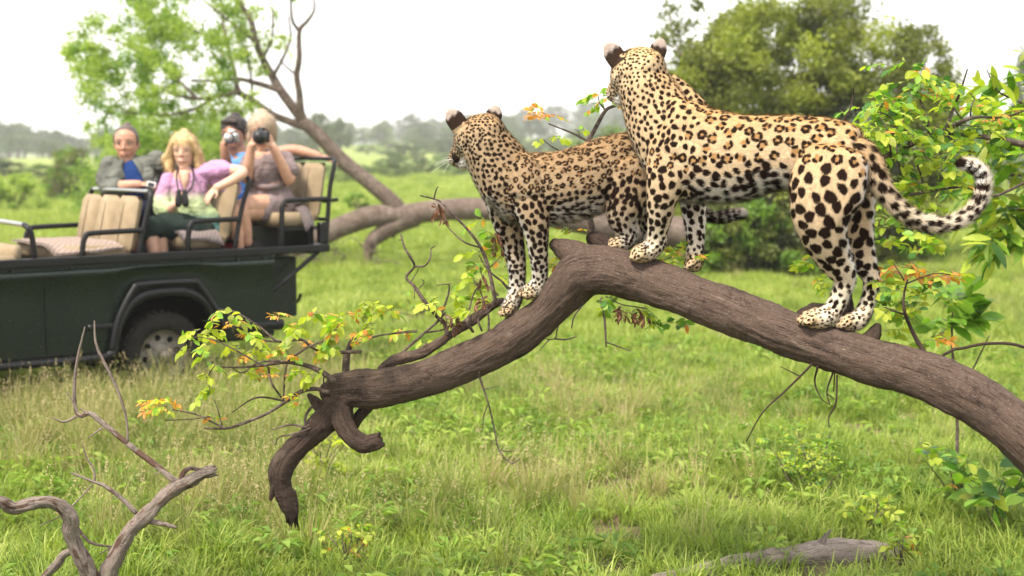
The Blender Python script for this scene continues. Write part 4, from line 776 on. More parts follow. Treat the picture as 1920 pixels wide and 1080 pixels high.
    # fur: short hairs lying along the body
    nh = opt['hairs']; hi = r.integers(0, nv, nh); n = N[hi]; fl = T[hi] - n*(T[hi]*n).sum(1)[:, None]; fl /= np.linalg.norm(fl, axis=1)[:, None] + 1e-6; jl = r.normal(0, .2, (nh, 3))
    long = hair[hi]*(1 + 2.2*np.clip(-N[hi, 2] - .15, 0, 1)*(pt[hi] == 0) + .5*np.clip(N[hi, 0], 0, 1)*(pt[hi] == 3))*r.uniform(.5, 1.5, nh)*(1 + .5*(pt[hi] == 4)); d = n*.45 + fl*.95 + jl; d /= np.linalg.norm(d, axis=1)[:, None]; root = V[hi] + r.normal(0, .0015, (nh, 3)) - n*.001; sdv = np.cross(d, n); sdv /= np.linalg.norm(sdv, axis=1)[:, None] + 1e-6; wv = .0008
    HV = np.stack([root - sdv*wv, root + sdv*wv, root + d*long[:, None]], 1).reshape(-1, 3) - O; hm = fast_mesh('fur', HV, np.arange(len(HV)), 3, COAT, smooth=True)
    mid_ = root + d*long[:, None]*.62; hj = np.array([kv.find(q)[1] for q in mid_]); hc = np.repeat(np.clip(col[hj]*(1 + r.normal(0, .17, nh))[:, None], 0, 1), 3, 0); ca = hm.color_attributes.new('Coat', 'FLOAT_COLOR', 'POINT'); ca.data.foreach_set('color', np.hstack([hc, np.ones((len(hc), 1))]).astype(np.float32).ravel())
    hm.normals_split_custom_set_from_vertices(np.repeat(n, 3, 0).astype(np.float32)); fo = link('fur', hm, t); fo['kind'] = 'stuff'
    wb = Buf(); rr = random.Random(seed); mz = Vector(C + fd*.125*k - up*.045*k)
    for q in range(14):
        sg = 1 if q % 2 else -1; st = mz + Vector(hl)*sg*.03*k; dd = Vector(hl)*sg*rr.uniform(.7, 1) + Vector(fd)*rr.uniform(-.2, .5) + Vector((0, 0, rr.uniform(-.4, .25))); wb.tube([st, st + dd*.05, st + dd*.10 + Vector((0, 0, -.015))], [.0006, .0005, .0002], 4, 2)
    wo_ = wb.build('whiskers', WHISK, t, True, basept); wo_['kind'] = 'stuff'
    for sg in (1, -1):
        ec = Vector(C + fd*.078*k + up*.028*k + hl*sg*.046*k); V_, F_ = loft([ec - Vector(fd)*.008, ec, ec + Vector(fd)*.008], [.006, .011, .006], [.006, .011, .006], hl, 10, True); Buf().add(V_, F_).build('eye', EYE_L, t, True, basept)
    return t
EYE_L = plain('leopard_eye', (0.35, 0.24, 0.06, 1), 0.12, 0.5)
TWO = dict
A_ = [dict(n='torso', st=[(1238, 285, 5.40, 46, 46), (1262, 285, 5.39, 82, 54), (1285, 284, 5.36, 94, 58), (1320, 291, 5.31, 88, 58), (1380, 296, 5.24, 82, 58), (1440, 288, 5.17, 71, 54), (1500, 286, 5.10, 69, 52), (1555, 300, 5.04, 76, 52), (1600, 312, 4.99, 68, 46), (1625, 312, 4.96, 40, 28)], kind=[0, 0, .4, 1, 1, 1, 1, 1.1, 1.6], sp=[.034, .038, .044, .058, .060, .060, .060, .060, .052], hair=.011),
      dict(n='neck', st=[(1200, 138, 5.50, 46, 44), (1213, 170, 5.48, 53, 46), (1228, 205, 5.45, 62, 48), (1245, 245, 5.42, 66, 52), (1262, 288, 5.39, 62, 54)], kind=[0, 0, 0, 0, 0], sp=[.022, .025, .028, .032, .036], hair=.010),
      dict(n='neck', st=[(1258, 155, 5.49, 17, 16), (1280, 178, 5.475, 21, 20), (1312, 212, 5.43, 22, 20)], kind=[0, 0], sp=[.034, .036], hair=.009),
      dict(n='neck', st=[(1262, 200, 5.36, 26, 18), (1272, 235, 5.31, 34, 22), (1262, 280, 5.29, 34, 24)], kind=[0, 0], sp=[.034, .038], hair=.009),
      dict(n='fore', st=[(1262, 280, 5.31, 50, 30), (1252, 330, 5.30, 42, 28), (1242, 370, 5.31, 30, 25), (1237, 405, 5.33, 24, 22), (1233, 437, 5.35, 18.5, 18), (1229, 458, 5.36, 19, 18), (1213, 472, 5.36, 19, 20), (1197, 477, 5.36, 17, 19)], kind=[0, 1.8, 2, 2, 2, 2, 0, 0], sp=[.040, .042, .042, .037, .031, .022, .016, .014], hair=.008),
      dict(n='fore', st=[(1290, 300, 5.46, 40, 28), (1298, 350, 5.47, 30, 26), (1300, 385, 5.47, 24, 22), (1303, 420, 5.46, 20.5, 20), (1304, 455, 5.44, 17, 17), (1303, 480, 5.42, 18, 18), (1300, 494, 5.40, 17, 20)], kind=[2, 2, 2, 2, 2, 2, 0], sp=[.042, .042, .042, .036, .030, .024, .018], hair=.008),
      dict(n='hind', st=[(1562, 300, 4.95, 66, 34), (1550, 350, 4.93, 72, 36), (1540, 400, 4.93, 58, 34), (1545, 440, 4.94, 44, 30), (1560, 478, 4.96, 35, 25), (1576, 505, 4.97, 27, 21), (1584, 524, 4.98, 21, 18), (1577, 550, 4.985, 18, 16), (1564, 577, 4.985, 18, 17), (1548, 594, 4.98, 20, 20), (1528, 597, 4.98, 20, 21), (1514, 597, 4.98, 15, 17)], kind=[1.2, 2, 2, 2, 2, 2, 2, 2, 2, 0, 0, 0], sp=[.056, .058, .058, .055, .046, .040, .034, .028, .022, .018, .016, .016], hair=.009),
      dict(n='hind', st=[(1590, 310, 5.08, 52, 32), (1602, 370, 5.10, 40, 32), (1606, 420, 5.10, 32, 28), (1612, 462, 5.09, 27, 24), (1624, 500, 5.07, 21, 19), (1634, 522, 5.05, 17, 16), (1632, 550, 5.03, 15, 15), (1622, 580, 5.01, 16, 15), (1608, 600, 4.99, 18, 18), (1592, 604, 4.98, 17, 18), (1582, 604, 4.98, 13, 15)], kind=[2, 2, 2, 2, 2, 2, 2, 2, 0, 0, 0], sp=[.054, .056, .054, .050, .042, .034, .028, .022, .017, .016], hair=.009),
      dict(n='tail', st=[(1608, 285, 4.97, 30, 22), (1632, 305, 4.95, 24, 20), (1646, 335, 4.93, 20, 17), (1662, 365, 4.92, 18, 15), (1690, 395, 4.91, 17, 14), (1725, 414, 4.90, 15.5, 13.5), (1765, 421, 4.89, 14.5, 13), (1802, 411, 4.89, 14, 13), (1830, 387, 4.89, 14, 13), (1844, 355, 4.89, 14, 13), (1841, 327, 4.89, 13.5, 13), (1824, 311, 4.89, 13, 12.5), (1806, 307, 4.89, 11, 11)], kind=[1.6, 2, 2, 2, 2, 2, 2, 2], sp=[.048, .046, .042, .040, .038, .036, .034, .034], hair=.014)]
leopard('leopard', 'larger golden leopard standing high on the bough with raised head and curled tail', A_, (.42, .9, 0),
        dict(c=(1196, 136, 5.52), fd=(-.54, .78, -.26), k=1.06, sp=.018, mouth=(1163, 183, 5.57), mr=.022, ears=[(1168, 126, 1154, 106, 1138, 83, 5.485, 19), (1224, 116, 1233, 98, 1240, 75, 5.555, 16.5)]),
        dict(voxel=.0036, pitch=.80, gain=1.09, coat=[(.55, .355, .165), (.68, .545, .38), (.75, .665, .53), (.82, .80, .76)], tan=(.40, .21, .065), blk=(.018, .009, .006), chest=.0, chestz=9, bands=100, tb0=.70, curl=(1788, 362, 4.89), banddark=.0, base=(1400, 560, 5.15), hairs=230000, toes=[(1194, 480, 5.355, -.9, -.1, .0155), (1298, 498, 5.385, -.4, .3, .014), (1512, 600, 4.975, -.95, -.15, .0165), (1580, 607, 4.975, -.9, -.1, .014)], far=lambda V: np.clip((V[:, 1] - 5.40)/.04, 0, 1)*(V[:, 0] < 1.0)), 3)
B_ = [dict(n='torso', st=[(930, 352, 5.60, 36, 40), (950, 354, 5.60, 58, 46), (985, 353, 5.60, 66, 50), (1050, 351, 5.62, 67, 52), (1100, 338, 5.64, 67, 50), (1150, 319, 5.66, 65, 48), (1200, 312, 5.68, 66, 46), (1240, 316, 5.70, 54, 40), (1262, 320, 5.71, 30, 24)], kind=[.2, .6, 1, 1, 1, 1, 1, 1.2], sp=[.030, .036, .040, .043, .043, .043, .043, .043], hair=.011),
      dict(n='neck', st=[(902, 250, 5.63, 44, 42), (916, 278, 5.62, 50, 44), (936, 310, 5.61, 57, 46), (956, 342, 5.60, 60, 48)], kind=[0, 0, 0, .3], sp=[.022, .026, .030, .034], hair=.010),
      dict(n='neck', st=[(972, 300, 5.55, 22, 16), (984, 325, 5.53, 32, 18), (985, 360, 5.52, 36, 20)], kind=[.6, 1], sp=[.036, .038], hair=.009),
      dict(n='fore', st=[(984, 360, 5.54, 42, 24), (998, 400, 5.53, 33, 23), (1005, 430, 5.53, 25, 21), (1009, 468, 5.54, 19, 18), (1012, 505, 5.55, 15.5, 15.5), (1011, 528, 5.56, 15.5, 16), (1002, 543, 5.56, 17, 18), (990, 548, 5.56, 15, 17)], kind=[1, 2, 2, 2, 2, 2, 0, 0], sp=[.038, .040, .038, .033, .028, .022, .016, .014], hair=.008),
      dict(n='fore', st=[(945, 375, 5.66, 36, 24), (952, 415, 5.68, 29, 23), (960, 450, 5.68, 23, 20), (967, 485, 5.67, 19, 18), (970, 522, 5.65, 16, 16), (967, 552, 5.63, 15.5, 16), (958, 573, 5.61, 16, 17), (950, 582, 5.60, 14, 16)], kind=[2, 2, 2, 2, 2, 2, 0, 0], sp=[.040, .038, .036, .032, .028, .024, .018, .016], hair=.009),
      dict(n='hind', st=[(1180, 315, 5.60, 54, 28), (1180, 365, 5.585, 46, 28), (1168, 402, 5.58, 32, 24), (1172, 428, 5.58, 22, 19), (1178, 445, 5.58, 18, 17), (1166, 457, 5.57, 16, 18), (1150, 459, 5.57, 13, 16)], kind=[1.2, 2, 2, 2, 2, 2, 0], sp=[.044, .042, .038, .032, .026, .02, .018], hair=.010),
      dict(n='hind', st=[(1215, 325, 5.76, 44, 28), (1220, 380, 5.77, 32, 25), (1218, 415, 5.76, 22, 20), (1222, 440, 5.74, 17, 16), (1212, 462, 5.70, 15, 16), (1198, 468, 5.66, 12, 14)], kind=[2, 2, 2, 2, 0], sp=[.04, .038, .034, .028, .02], hair=.010),
      dict(n='tail', st=[(1250, 310, 5.72, 22, 18), (1278, 345, 5.74, 15, 14), (1300, 382, 5.76, 12, 12), (1326, 404, 5.76, 11, 11), (1352, 407, 5.76, 11, 11), (1375, 403, 5.76, 10.5, 10.5), (1388, 401, 5.76, 9.5, 9.5)], kind=[2, 2, 2, 2, 2], sp=[.034, .032, .030, .028], hair=.014)]
leopard('leopard', 'smaller darker leopard on the lower slope of the bough, looking out towards the vehicle', B_, (.05, 1, 0),
        dict(c=(898, 258, 5.64), fd=(-.72, .56, -.36), k=.98, sp=.018, mouth=(853, 297, 5.68), mr=.021, ears=[(866, 242, 855, 226, 842, 207, 5.60, 18), (918, 236, 925, 219, 931, 200, 5.67, 16)]),
        dict(voxel=.0036, pitch=.70, gain=1.14, coat=[(.37, .235, .115), (.48, .38, .26), (.60, .545, .455), (.76, .745, .71)], tan=(.25, .135, .055), blk=(.016, .008, .006), chest=.8, chestz=1.64, bands=60, tb0=.5, banddark=.5, base=(1060, 540, 5.6), hairs=180000, toes=[(986, 551, 5.555, -.8, -.3, .0145), (947, 585, 5.595, -.8, -.2, .014), (1148, 461, 5.565, -.9, -.1, .014)]), 5)
# ================================================================ safari vehicle
PHI = math.radians(40); _v = P(312, 668, 10.6); CAR = Vector((_v.x, 10.6, 0)); E1 = Vector((math.cos(PHI), math.sin(PHI), 0)); E2 = Vector((-math.sin(PHI), math.cos(PHI), 0))
def car_at(px, py, t):
    """photo pixel on the vehicle's upright plane t -> (s, t, z)"""
    d = P(px, py, 10) - Vector((0, 0, CH)); k = (t + CAR.dot(E2))/d.dot(E2); q = d*k + Vector((0, 0, CH)) - CAR; return (q.dot(E1), t, q.z)
def paint_mat():
    m = Mat('dark_green_paint', 0.3, 0.35); p = m.pos(True); n = m.noise(3, 5, vec=p); f = m.noise(60, 3, vec=p); sep = m.n('ShaderNodeSeparateXYZ'); m.l(p, sep.inputs[0])
    dust = m.ramp(n, [(.42, (0, 0, 0)), (.85, (.2, .2, .2))]); m.color(m.mix(dust, (0.004, 0.010, 0.007, 1), (0.04, 0.04, 0.028, 1))); r = m.ramp(f, [(.3, (.25, .25, .25)), (.7, (.42, .42, .42))]); m.l(r, m.b.inputs['Roughness']); return m.m
PAINT = paint_mat(); BLACKM = plain('black_metal', (0.007, 0.007, 0.008, 1), 0.4, 0.3, 0, 20, .3); RUBBER = plain('tyre_rubber', (0.018, 0.016, 0.014, 1), 0.85, 0.2, 0, 14, .4, .4); RIM = plain('dusty_rim', (0.17, 0.15, 0.125, 1), 0.6, 0.3, .3, 12, .4); STEEL = plain('worn_steel', (0.45, 0.45, 0.44, 1), 0.3, .5, .9, 20, .2); DARKIN = plain('dark_underbody', (0.008, 0.008, 0.007, 1), .9, .1)
def seat_mat():
    m = Mat('tan_canvas', 0.8, 0.2); p = m.pos(True); n = m.noise(7, 4, vec=p); w = m.noise(220, 2, vec=p); m.color(m.ramp(n, [(.3, (.22, .165, .10)), (.7, (.32, .25, .165))])); m.bump(w, .25, .003); return m.m
CANVAS = seat_mat(); PIPING = plain('seat_piping', (0.13, 0.095, 0.06, 1), .8)
def blanket_mat(name, cols, scale):
    m = Mat(name, .95, .05); p = m.pos(True); wv = m.n('ShaderNodeTexWave'); wv.inputs['Scale'].default_value = scale; wv.inputs['Distortion'].default_value = 3; m.l(p, wv.inputs[0]); m.color(m.ramp(wv.outputs[0], [(i/(len(cols)-1), c) for i, c in enumerate(cols)])); return m.m
BLANKET = blanket_mat('woven_blanket', [(.22, .15, .13), (.32, .26, .22), (.13, .09, .085), (.27, .21, .18), (.34, .29, .25)], 9); SCARF = blanket_mat('grey_scarf', [(.16, .13, .13), (.3, .25, .24), (.10, .08, .08)], 12); REDC = plain('red_cloth', (.45, .012, .018, 1), .8); BOX_T = plain('bag_dark', (.02, .018, .016, 1), .8)
def vehicle():
    t = empty('safari_vehicle', CAR, PHI); tag(t, 'dark green open-topped safari vehicle with raised tan bench seats', 'car')
    W = 1.25
    def part(name, b, m, par=None, smooth=True): o = b.build(name, m, par or t, smooth); return o
    # side panels: rolled shoulder, cut out over the rear wheel
    ss = np.concatenate([np.linspace(-2.0, -.42, 24), np.linspace(-.40, .44, 40), np.linspace(.46, .93, 10)]); arch = lambda s: np.interp(s, [-.42, -.40, -.35, -.24, -.18, .20, .26, .36, .44, .45], [.38, .42, .60, .78, .81, .81, .78, .62, .46, .42])
    prof = [(0.004, 0), (0, .25), (0, .6), (-.004, .8), (-.022, .9), (-.030, .94), (-.022, .97), (0.0, .985), (.016, .99)]
    for far in (0, 1):
        V, Fc = [], []
        for s in ss:
            zb = float(arch(s)) if -.42 <= s <= .45 else .38
            for (dt, k) in prof: V.append((s, (W - dt) if far else dt, zb + (1.0 - zb)*k))
        n = len(prof)
        for i in range(len(ss) - 1):
            for k in range(n - 1): a = i*n + k; Fc.append((a, a+n, a+n+1, a+1) if not far else (a, a+1, a+n+1, a+n))
        part('side_panel', Buf().add(V, Fc), PAINT)
        y0, y1 = (.016, .05) if not far else (W - .05, W - .016); b = Buf().box((-2.0, y0, .985), (.93, y1, 1.022)); part('panel_cap', b, PAINT, None, False)
    for k, s in enumerate((-1.15, -.72, -.2, .32, .62, .85)):
        b = Buf(); b.tube([(s, -.006, .995), (s, .012, 1.0)], .011, 6, 1); part('bolt', b, PAINT, None, False)
    b = Buf(); b.tube([(-.92, -.003, .985), (-.925, -.003, .7), (-.92, -.003, .40)], .004, 6, 2); part('door_seam', b, DARKIN)
    # rail round the tub, carried out past the tail
    b = Buf(); b.box((-2.0, -.012, 1.024), (1.46, .04, 1.084), 0, .008); part('top_rail', b, BLACKM, None, False)
    b = Buf(); b.box((-2.0, W - .04, 1.024), (1.46, W + .012, 1.084), 0, .008); part('top_rail', b, BLACKM, None, False)
    b = Buf(); b.box((1.40, .041, 1.026), (1.458, W - .041, 1.082), 0, .008); part('tail_rail', b, BLACKM, None, False)
    b = Buf(); b.box((.9, .045, 1.026), (1.399, W - .045, 1.04)); part('rear_platform', b, BLACKM, None, False)
    for y in (.02, W - .02):
        b = Buf(); b.tube([(1.36, y, 1.022), (1.15, y, .88), (.945, y, .74)], .018, 8, 1); part('brace', b, BLACKM)
    b = Buf(); b.box((.905, .01, .40), (.94, W - .01, .985)); part('tail_panel', b, PAINT, None, False)
    b = Buf(); b.box((-2.0, .03, .36), (-.46, W - .03, .40)); b.box((.47, .03, .36), (.90, W - .03, .40)); b.box((-.46, .33, .36), (.47, W - .33, .62)); part('floor_pan', b, DARKIN, None, False)
    b = Buf(); b.box((-.46, .33, .40), (.47, .35, .99)); b.box((-.46, W - .35, .40), (.47, W - .33, .99)); b.box((-.46, .02, .84), (.47, .33, .86)); b.box((-.46, W - .33, .84), (.47, W - .02, .86)); part('wheel_housing', b, DARKIN, None, False)
    b = Buf(); b.box((-2.0, .05, .86), (.9, W - .05, .90)); part('load_floor', b, DARKIN, None, False)
    # storage box, latch and bumper at the tail
    bx = part('storage_box', Buf().box((.95, .16, .50), (1.25, W - .2, .985), 0, .015), PAINT, None, False); part('latch', Buf().box((1.251, .3, .60), (1.30, .42, .68), 0, .01), BLACKM, bx, False); part('tow_hitch', Buf().tube([(1.25, .35, .56), (1.33, .3, .60), (1.33, .25, .66)], .014, 8, 3), BLACKM); b = Buf(); b.tube([(1.05, .2, .985), (1.06, .2, 1.01), (1.18, .2, 1.01), (1.19, .2, .985)], .008, 6, 2); part('handle', b, STEEL, bx)
    b = Buf(); b.box((.46, -.05, .455), (1.0, .06, .495), 0, .01); part('step', b, BLACKM, None, False); b = Buf(); b.box((.955, .0, .42), (1.03, W, .50), 0, .01); part('rear_bumper', b, BLACKM, None, False)
    b = Buf(); b.tube([(-2.0, -.03, .345), (-1.2, -.03, .345), (-.5, -.03, .345), (-.42, -.02, .42)], .03, 10, 3); part('rock_slider', b, BLACKM); b = Buf(); b.box((-.62, -.04, .55), (-.4, .0, .585), 0, .008); part('step', b, BLACKM, None, False)
    # wheel-arch guards
    for far in (0, 1):
        f = (lambda y: y) if not far else (lambda y: W - y)
        b = Buf(); g = [(-.44, .40), (-.42, .52), (-.37, .66), (-.27, .82), (-.2, .855), (.2, .855), (.27, .82), (.38, .66), (.46, .50)]; b.tube([(s, f(-.035), z) for s, z in g], .024, 10, 4); part('arch_guard', b, BLACKM)
        V, Fc = [], []; q = smooth_path([(-.40, .38), (-.38, .50), (-.30, .66), (-.18, .745), (0, .765), (.18, .745), (.31, .66), (.40, .50)], 5)
        for (s, z) in q: V += [(s, f(-.05), z), (s*1.06, f(-.045), z + .055), (s*1.07, f(0.002), z + .06), (s*.98, f(.0), z - .02)]
        for i in range(len(q) - 1):
            for k in range(4): a = 4*i + k; c = 4*i + (k+1) % 4; Fc.append((a, c, c+4, a+4))
        part('arch_lip', Buf().add(V, Fc), BLACKM)
    # wheels
    def wheel(s, y, sg):
        w = None; r0, wd = .325, .20
        def lathe(pr, n=44, skip=None):
            V, Fc = [], []
            for i in range(n):
                a = 6.28319*i/n
                for (rr, yy) in pr: V.append((s + math.cos(a)*rr, y + sg*yy, .305 + math.sin(a)*rr))
            m = len(pr)
            for i in range(n):
                for k in range(m - 1): a = i*m + k; c = ((i+1) % n)*m + k; Fc.append((a, a+1, c+1, c))
            return V, Fc
        tw = Buf().add(*lathe([(.19, .02), (.205, .0), (.25, -.012), (.295, -.004), (.318, .015), (.325, .04), (.325, .16), (.318, .185), (.29, .2), (.2, .2)])); w = part('wheel', tw, RUBBER)
        tr_ = Buf()
        for i in range(36):
            a = 6.28319*i/36; c, d = math.cos(a), math.sin(a)
            for q, yy in ((0, .02), (1, .10)):
                a2 = a + q*.087; c, d = math.cos(a2), math.sin(a2); tx, tz = -d, c
                V = [(s + c*rr + tx*e, y + sg*(yy + hh), .305 + d*rr + tz*e) for rr in (.318, .334) for e in (-.017, .017) for hh in (0, .072)]
                tr_.add(V, [(0, 1, 3, 2), (4, 6, 7, 5), (0, 2, 6, 4), (1, 5, 7, 3), (0, 4, 5, 1), (2, 3, 7, 6)])
        to = part('tread', tr_, RUBBER, w, False); to['kind'] = 'stuff'
        part('rim', Buf().add(*lathe([(.192, .012), (.185, .03), (.17, .05), (.15, .06), (.11, .055), (.085, .035), (.075, .02), (.04, .012), (.0, .01)])), RIM, w); part('hub', Buf().tube([(s, y - sg*.005, .305), (s, y + sg*.05, .305)], .045, 12, 1), RIM, w)
        for k in range(8): a = 6.283*k/8 + .2; part('vent_hole', Buf().tube([(s + math.cos(a)*.132, y + sg*.049, .305 + math.sin(a)*.132), (s + math.cos(a)*.132, y + sg*.062, .305 + math.sin(a)*.132)], .022, 10, 1), DARKIN, w, False)
        for k in range(5): a = 6.283*k/5; part('wheel_nut', Buf().tube([(s + math.cos(a)*.085, y + sg*.02, .305 + math.sin(a)*.085), (s + math.cos(a)*.085, y + sg*.045, .305 + math.sin(a)*.085)], .010, 6, 1), RIM, w, False)
    wheel(0, .03, 1); wheel(0, W - .03, -1); wheel(-2.35, .03, 1); wheel(-2.35, W - .03, -1)
    b = Buf(); b.tube([(0, .2, .305), (0, W - .2, .305)], .035, 8, 1); part('axle', b, DARKIN); b = Buf(); b.tube([(-2.35, .2, .305), (-2.35, W - .2, .305)], .035, 8, 1); part('axle', b, DARKIN)
    # bonnet end (beyond the frame)
    b = Buf(); b.box((-2.75, .16, .55), (-2.0, W - .16, 1.0), 0, .04); part('bonnet', b, PAINT, None, False)
    for y0 in (0, W - .15): b = Buf(); b.box((-2.72, y0, .74), (-2.0, y0 + .15, .95), 0, .03); part('front_wing', b, PAINT, None, False)
    b = Buf(); b.box((-2.85, .0, .42), (-2.76, W, .52), 0, .02); part('front_bumper', b, BLACKM, None, False)
    for y in (.09, W - .09): b = Buf(); b.tube([(-2.721, y, .84), (-2.74, y, .84)], .06, 16, 1); part('headlight', b, STEEL)
    b = Buf(); b.box((-2.757, .3, .62), (-2.751, W - .3, .92)); part('grille', b, BLACKM, None, False)
    # seats
    def pad(name, lo, hi, lean, z0, par=None, mat=CANVAS, bev=.035):
        b = Buf().box(lo, hi, 0, bev); v = b.V[0]; v[:, 0] += (v[:, 2] - z0)*lean; return part(name, b, mat, par)
    def bar(pts, r=.018, mat=BLACKM, name='seat_frame', per=4): b = Buf(); b.tube(pts, r, 10, per, True); return part(name, b, mat)
    for (s0, s1, zc, zb, zt, lean, row) in ((-.72, -.20, 1.03, 1.07, 1.50, .22, 1), (.22, .60, 1.09, 1.13, 1.60, .26, 2), (1.04, 1.44, 1.23, 1.28, 1.74, .17, 3)):
        y0, y1 = .14, 1.11; k = (y1 - y0)/3
        for q in range(3):
            c = pad('seat_cushion', (s0, y0 + q*k + .004, zc), (s1, y0 + (q+1)*k - .004, zc + .115), .0, zc, bev=.04)
            bk = pad('backrest', (s1 - .05, y0 + q*k + .006, zb), (s1 + .045, y0 + (q+1)*k - .006, zt), lean, zb, bev=.045)
            yc = y0 + (q + .5)*k; pb = Buf(); pb.tube([(s1 - .052 + lean*.04, yc, zb + .04), (s1 - .054 + lean*(zt - zb)*.5, yc, (zb + zt)/2), (s1 - .05 + lean*(zt - zb - .05), yc, zt - .05)], .004, 5, 2); part('seam', pb, PIPING, bk)
        st = s1 + .04; top = st + lean*(zt - zb) + .01
        for y in (.085, 1.165):
            bar([(st, y, 1.08), (st + lean*(zt - zb)*.5, y, (zb + zt)/2), (top, y, zt - .01), (top + .01, y + (.04 if y < .5 else -.04), zt + .035)], .019)
            f0 = s0 + .03 if row > 1 else s0 + .13; za = zc + .2
            bar([(f0 - .01, y, 1.08), (f0, y, za - .06), (f0 + .02, y, za - .01), (f0 + .07, y, za + .012), (st + lean*(za - zb) - .005, y, za + .02)], .021, BLACKM, 'armrest')
        bar([(top + .01, .12, zt + .035), (top + .012, .6, zt + .037), (top + .01, 1.13, zt + .035)], .016, STEEL if row == 1 else BLACKM)  # front bar in bright steel: paints in light reflected off a black tube
        bar([(st + .03, .1, zb - .0), (st + .03, 1.15, zb - .0)], .016, per=1)
        if row > 1:
            b = Buf(); b.box((s0 + .03, .16, 1.0), (s0 + .08, 1.09, zc - .002)); b.box((s1 - .08, .16, 1.0), (s1 - .03, 1.09, zc - .002)); part('seat_base', b, BLACKM, None, False)
            b = Buf(); b.box((s0 + .01, .13, zc - .03), (s1 + .01, 1.12, zc - .003)); part('seat_board', b, BLACKM, None, False)
    # bracket at the end of the rear row
    bar([(1.47, .1, 1.43), (1.53, .1, 1.435), (1.60, .1, 1.44)], .016, BLACKM, 'bracket', 2); b = Buf(); b.box((1.42, .07, 1.09), (1.50, .14, 1.26), 0, .012); part('bracket', b, BLACKM, None, False)
    # front grab bar and front seat
    bar([(-.95, .09, 1.08), (-.965, .09, 1.24), (-.985, .10, 1.295), (-.99, .16, 1.315)], .021, BLACKM, 'grab_bar'); bar([(-.99, .16, 1.315), (-1.0, .6, 1.325), (-1.0, 1.1, 1.325)], .018, STEEL, 'grab_bar'); bar([(-1.0, 1.1, 1.325), (-.99, 1.16, 1.28), (-.97, 1.165, 1.08)], .021, BLACKM, 'grab_bar')
    pad('seat_cushion', (-1.45, .16, .98), (-1.02, .60, 1.10), 0, 1, bev=.04); pad('seat_cushion', (-1.45, .66, .98), (-1.02, 1.1, 1.10), 0, 1, bev=.04); pad('backrest', (-1.10, .18, 1.04), (-1.0, .58, 1.17), .1, 1.04); pad('backrest', (-1.10, .68, 1.04), (-1.0, 1.08, 1.17), .1, 1.04)
    return t
VEH = vehicle()
def cloth(name, label, cat, rows, mat, thick=.012):
    """a draped cloth: grid of points in vehicle coordinates"""
    g = np.array(rows, float); n, m, _ = g.shape; u = np.stack([smooth_path(g[i], 5) for i in range(n)]); u = np.stack([smooth_path(u[:, j], 5) for j in range(u.shape[1])], 1); n, m, _ = u.shape
    for i in range(n):
        for j in range(m): u[i, j, 2] += .008*vnoise(u[i, j], 14, 3)
    w = np.array([CAR + E1*p[0] + E2*p[1] + Vector((0, 0, p[2])) for p in u.reshape(-1, 3)]); lo = w - [0, 0, thick]; base = Vector(w.mean(0)); V = np.vstack([w, lo]); k = n*m; Fc = []
    for i in range(n - 1):
        for j in range(m - 1): a = i*m + j; Fc += [(a, a+1, a+m+1, a+m), (k+a, k+a+m, k+a+m+1, k+a+1)]
    ed = [i*m for i in range(n)] + [(n-1)*m + j for j in range(1, m)] + [i*m + m - 1 for i in range(n - 2, -1, -1)] + [j for j in range(m - 2, 0, -1)]
    for a, b in zip(ed, ed[1:] + ed[:1]): Fc.append((a, a + k, b + k, b))
    o = Buf().add(V, Fc).build(name, mat, None, True, base); tag(o, label, cat); return o
cloth('blanket', 'patterned reddish blanket spread on the empty front bench seat', 'blanket', [[(-.80, .10, 1.10), (-.5, .10, 1.11), (-.26, .11, 1.13)], [(-.80, .3, 1.163), (-.5, .3, 1.166), (-.27, .3, 1.168)], [(-.78, .7, 1.165), (-.5, .7, 1.165), (-.27, .7, 1.168)], [(-.76, 1.05, 1.163), (-.5, 1.05, 1.165), (-.27, 1.05, 1.165)]], BLANKET)
cloth('scarf', 'crumpled grey-mauve scarf hanging over the middle seat beside the blonde woman', 'scarf', [[(.20, .10, 1.17), (.42, .10, 1.16), (.56, .10, 1.12)], [(.20, .18, 1.225), (.42, .18, 1.222), (.54, .18, 1.222)], [(.22, .34, 1.222), (.40, .34, 1.222), (.53, .34, 1.222)]], SCARF)
cloth('scarf', 'dark patterned wrap lying on the rear seat behind the photographing woman', 'scarf', [[(1.30, .10, 1.20), (1.36, .10, 1.24), (1.40, .10, 1.18)], [(1.27, .18, 1.36), (1.33, .18, 1.39), (1.38, .18, 1.37)], [(1.27, .3, 1.36), (1.33, .3, 1.37), (1.38, .3, 1.36)]], SCARF)
def red_bag():
    c = car_at(445, 452, .35); base = CAR + E1*c[0] + E2*c[1] + Vector((0, 0, 1.0)); t = empty('red_bag', base); tag(t, 'red and black bag on the floor between the middle and rear seats', 'bag'); V, Fc = rough_tube([base + Vector((-.06, 0, -.09)), base + Vector((-.06, 0, .05)), base + Vector((-.05, 0, .14))], [.10, .11, .07], 18, 5, .02, 3, 9); Buf().add(V, Fc).build('pouch', REDC, t, True, base); V, Fc = rough_tube([base + Vector((.10, .03, -.09)), base + Vector((.10, .03, .05)), base + Vector((.09, .03, .12))], [.09, .10, .06], 18, 5, .02, 5, 9); Buf().add(V, Fc).build('flap', BOX_T, t, True, base); Buf().tube([base + Vector((-.10, -.06, .1)), base + Vector((-.03, -.06, .20)), base + Vector((.05, -.03, .12))], .012, 8, 4).build('strap', BOX_T, t, True, base)
red_bag()
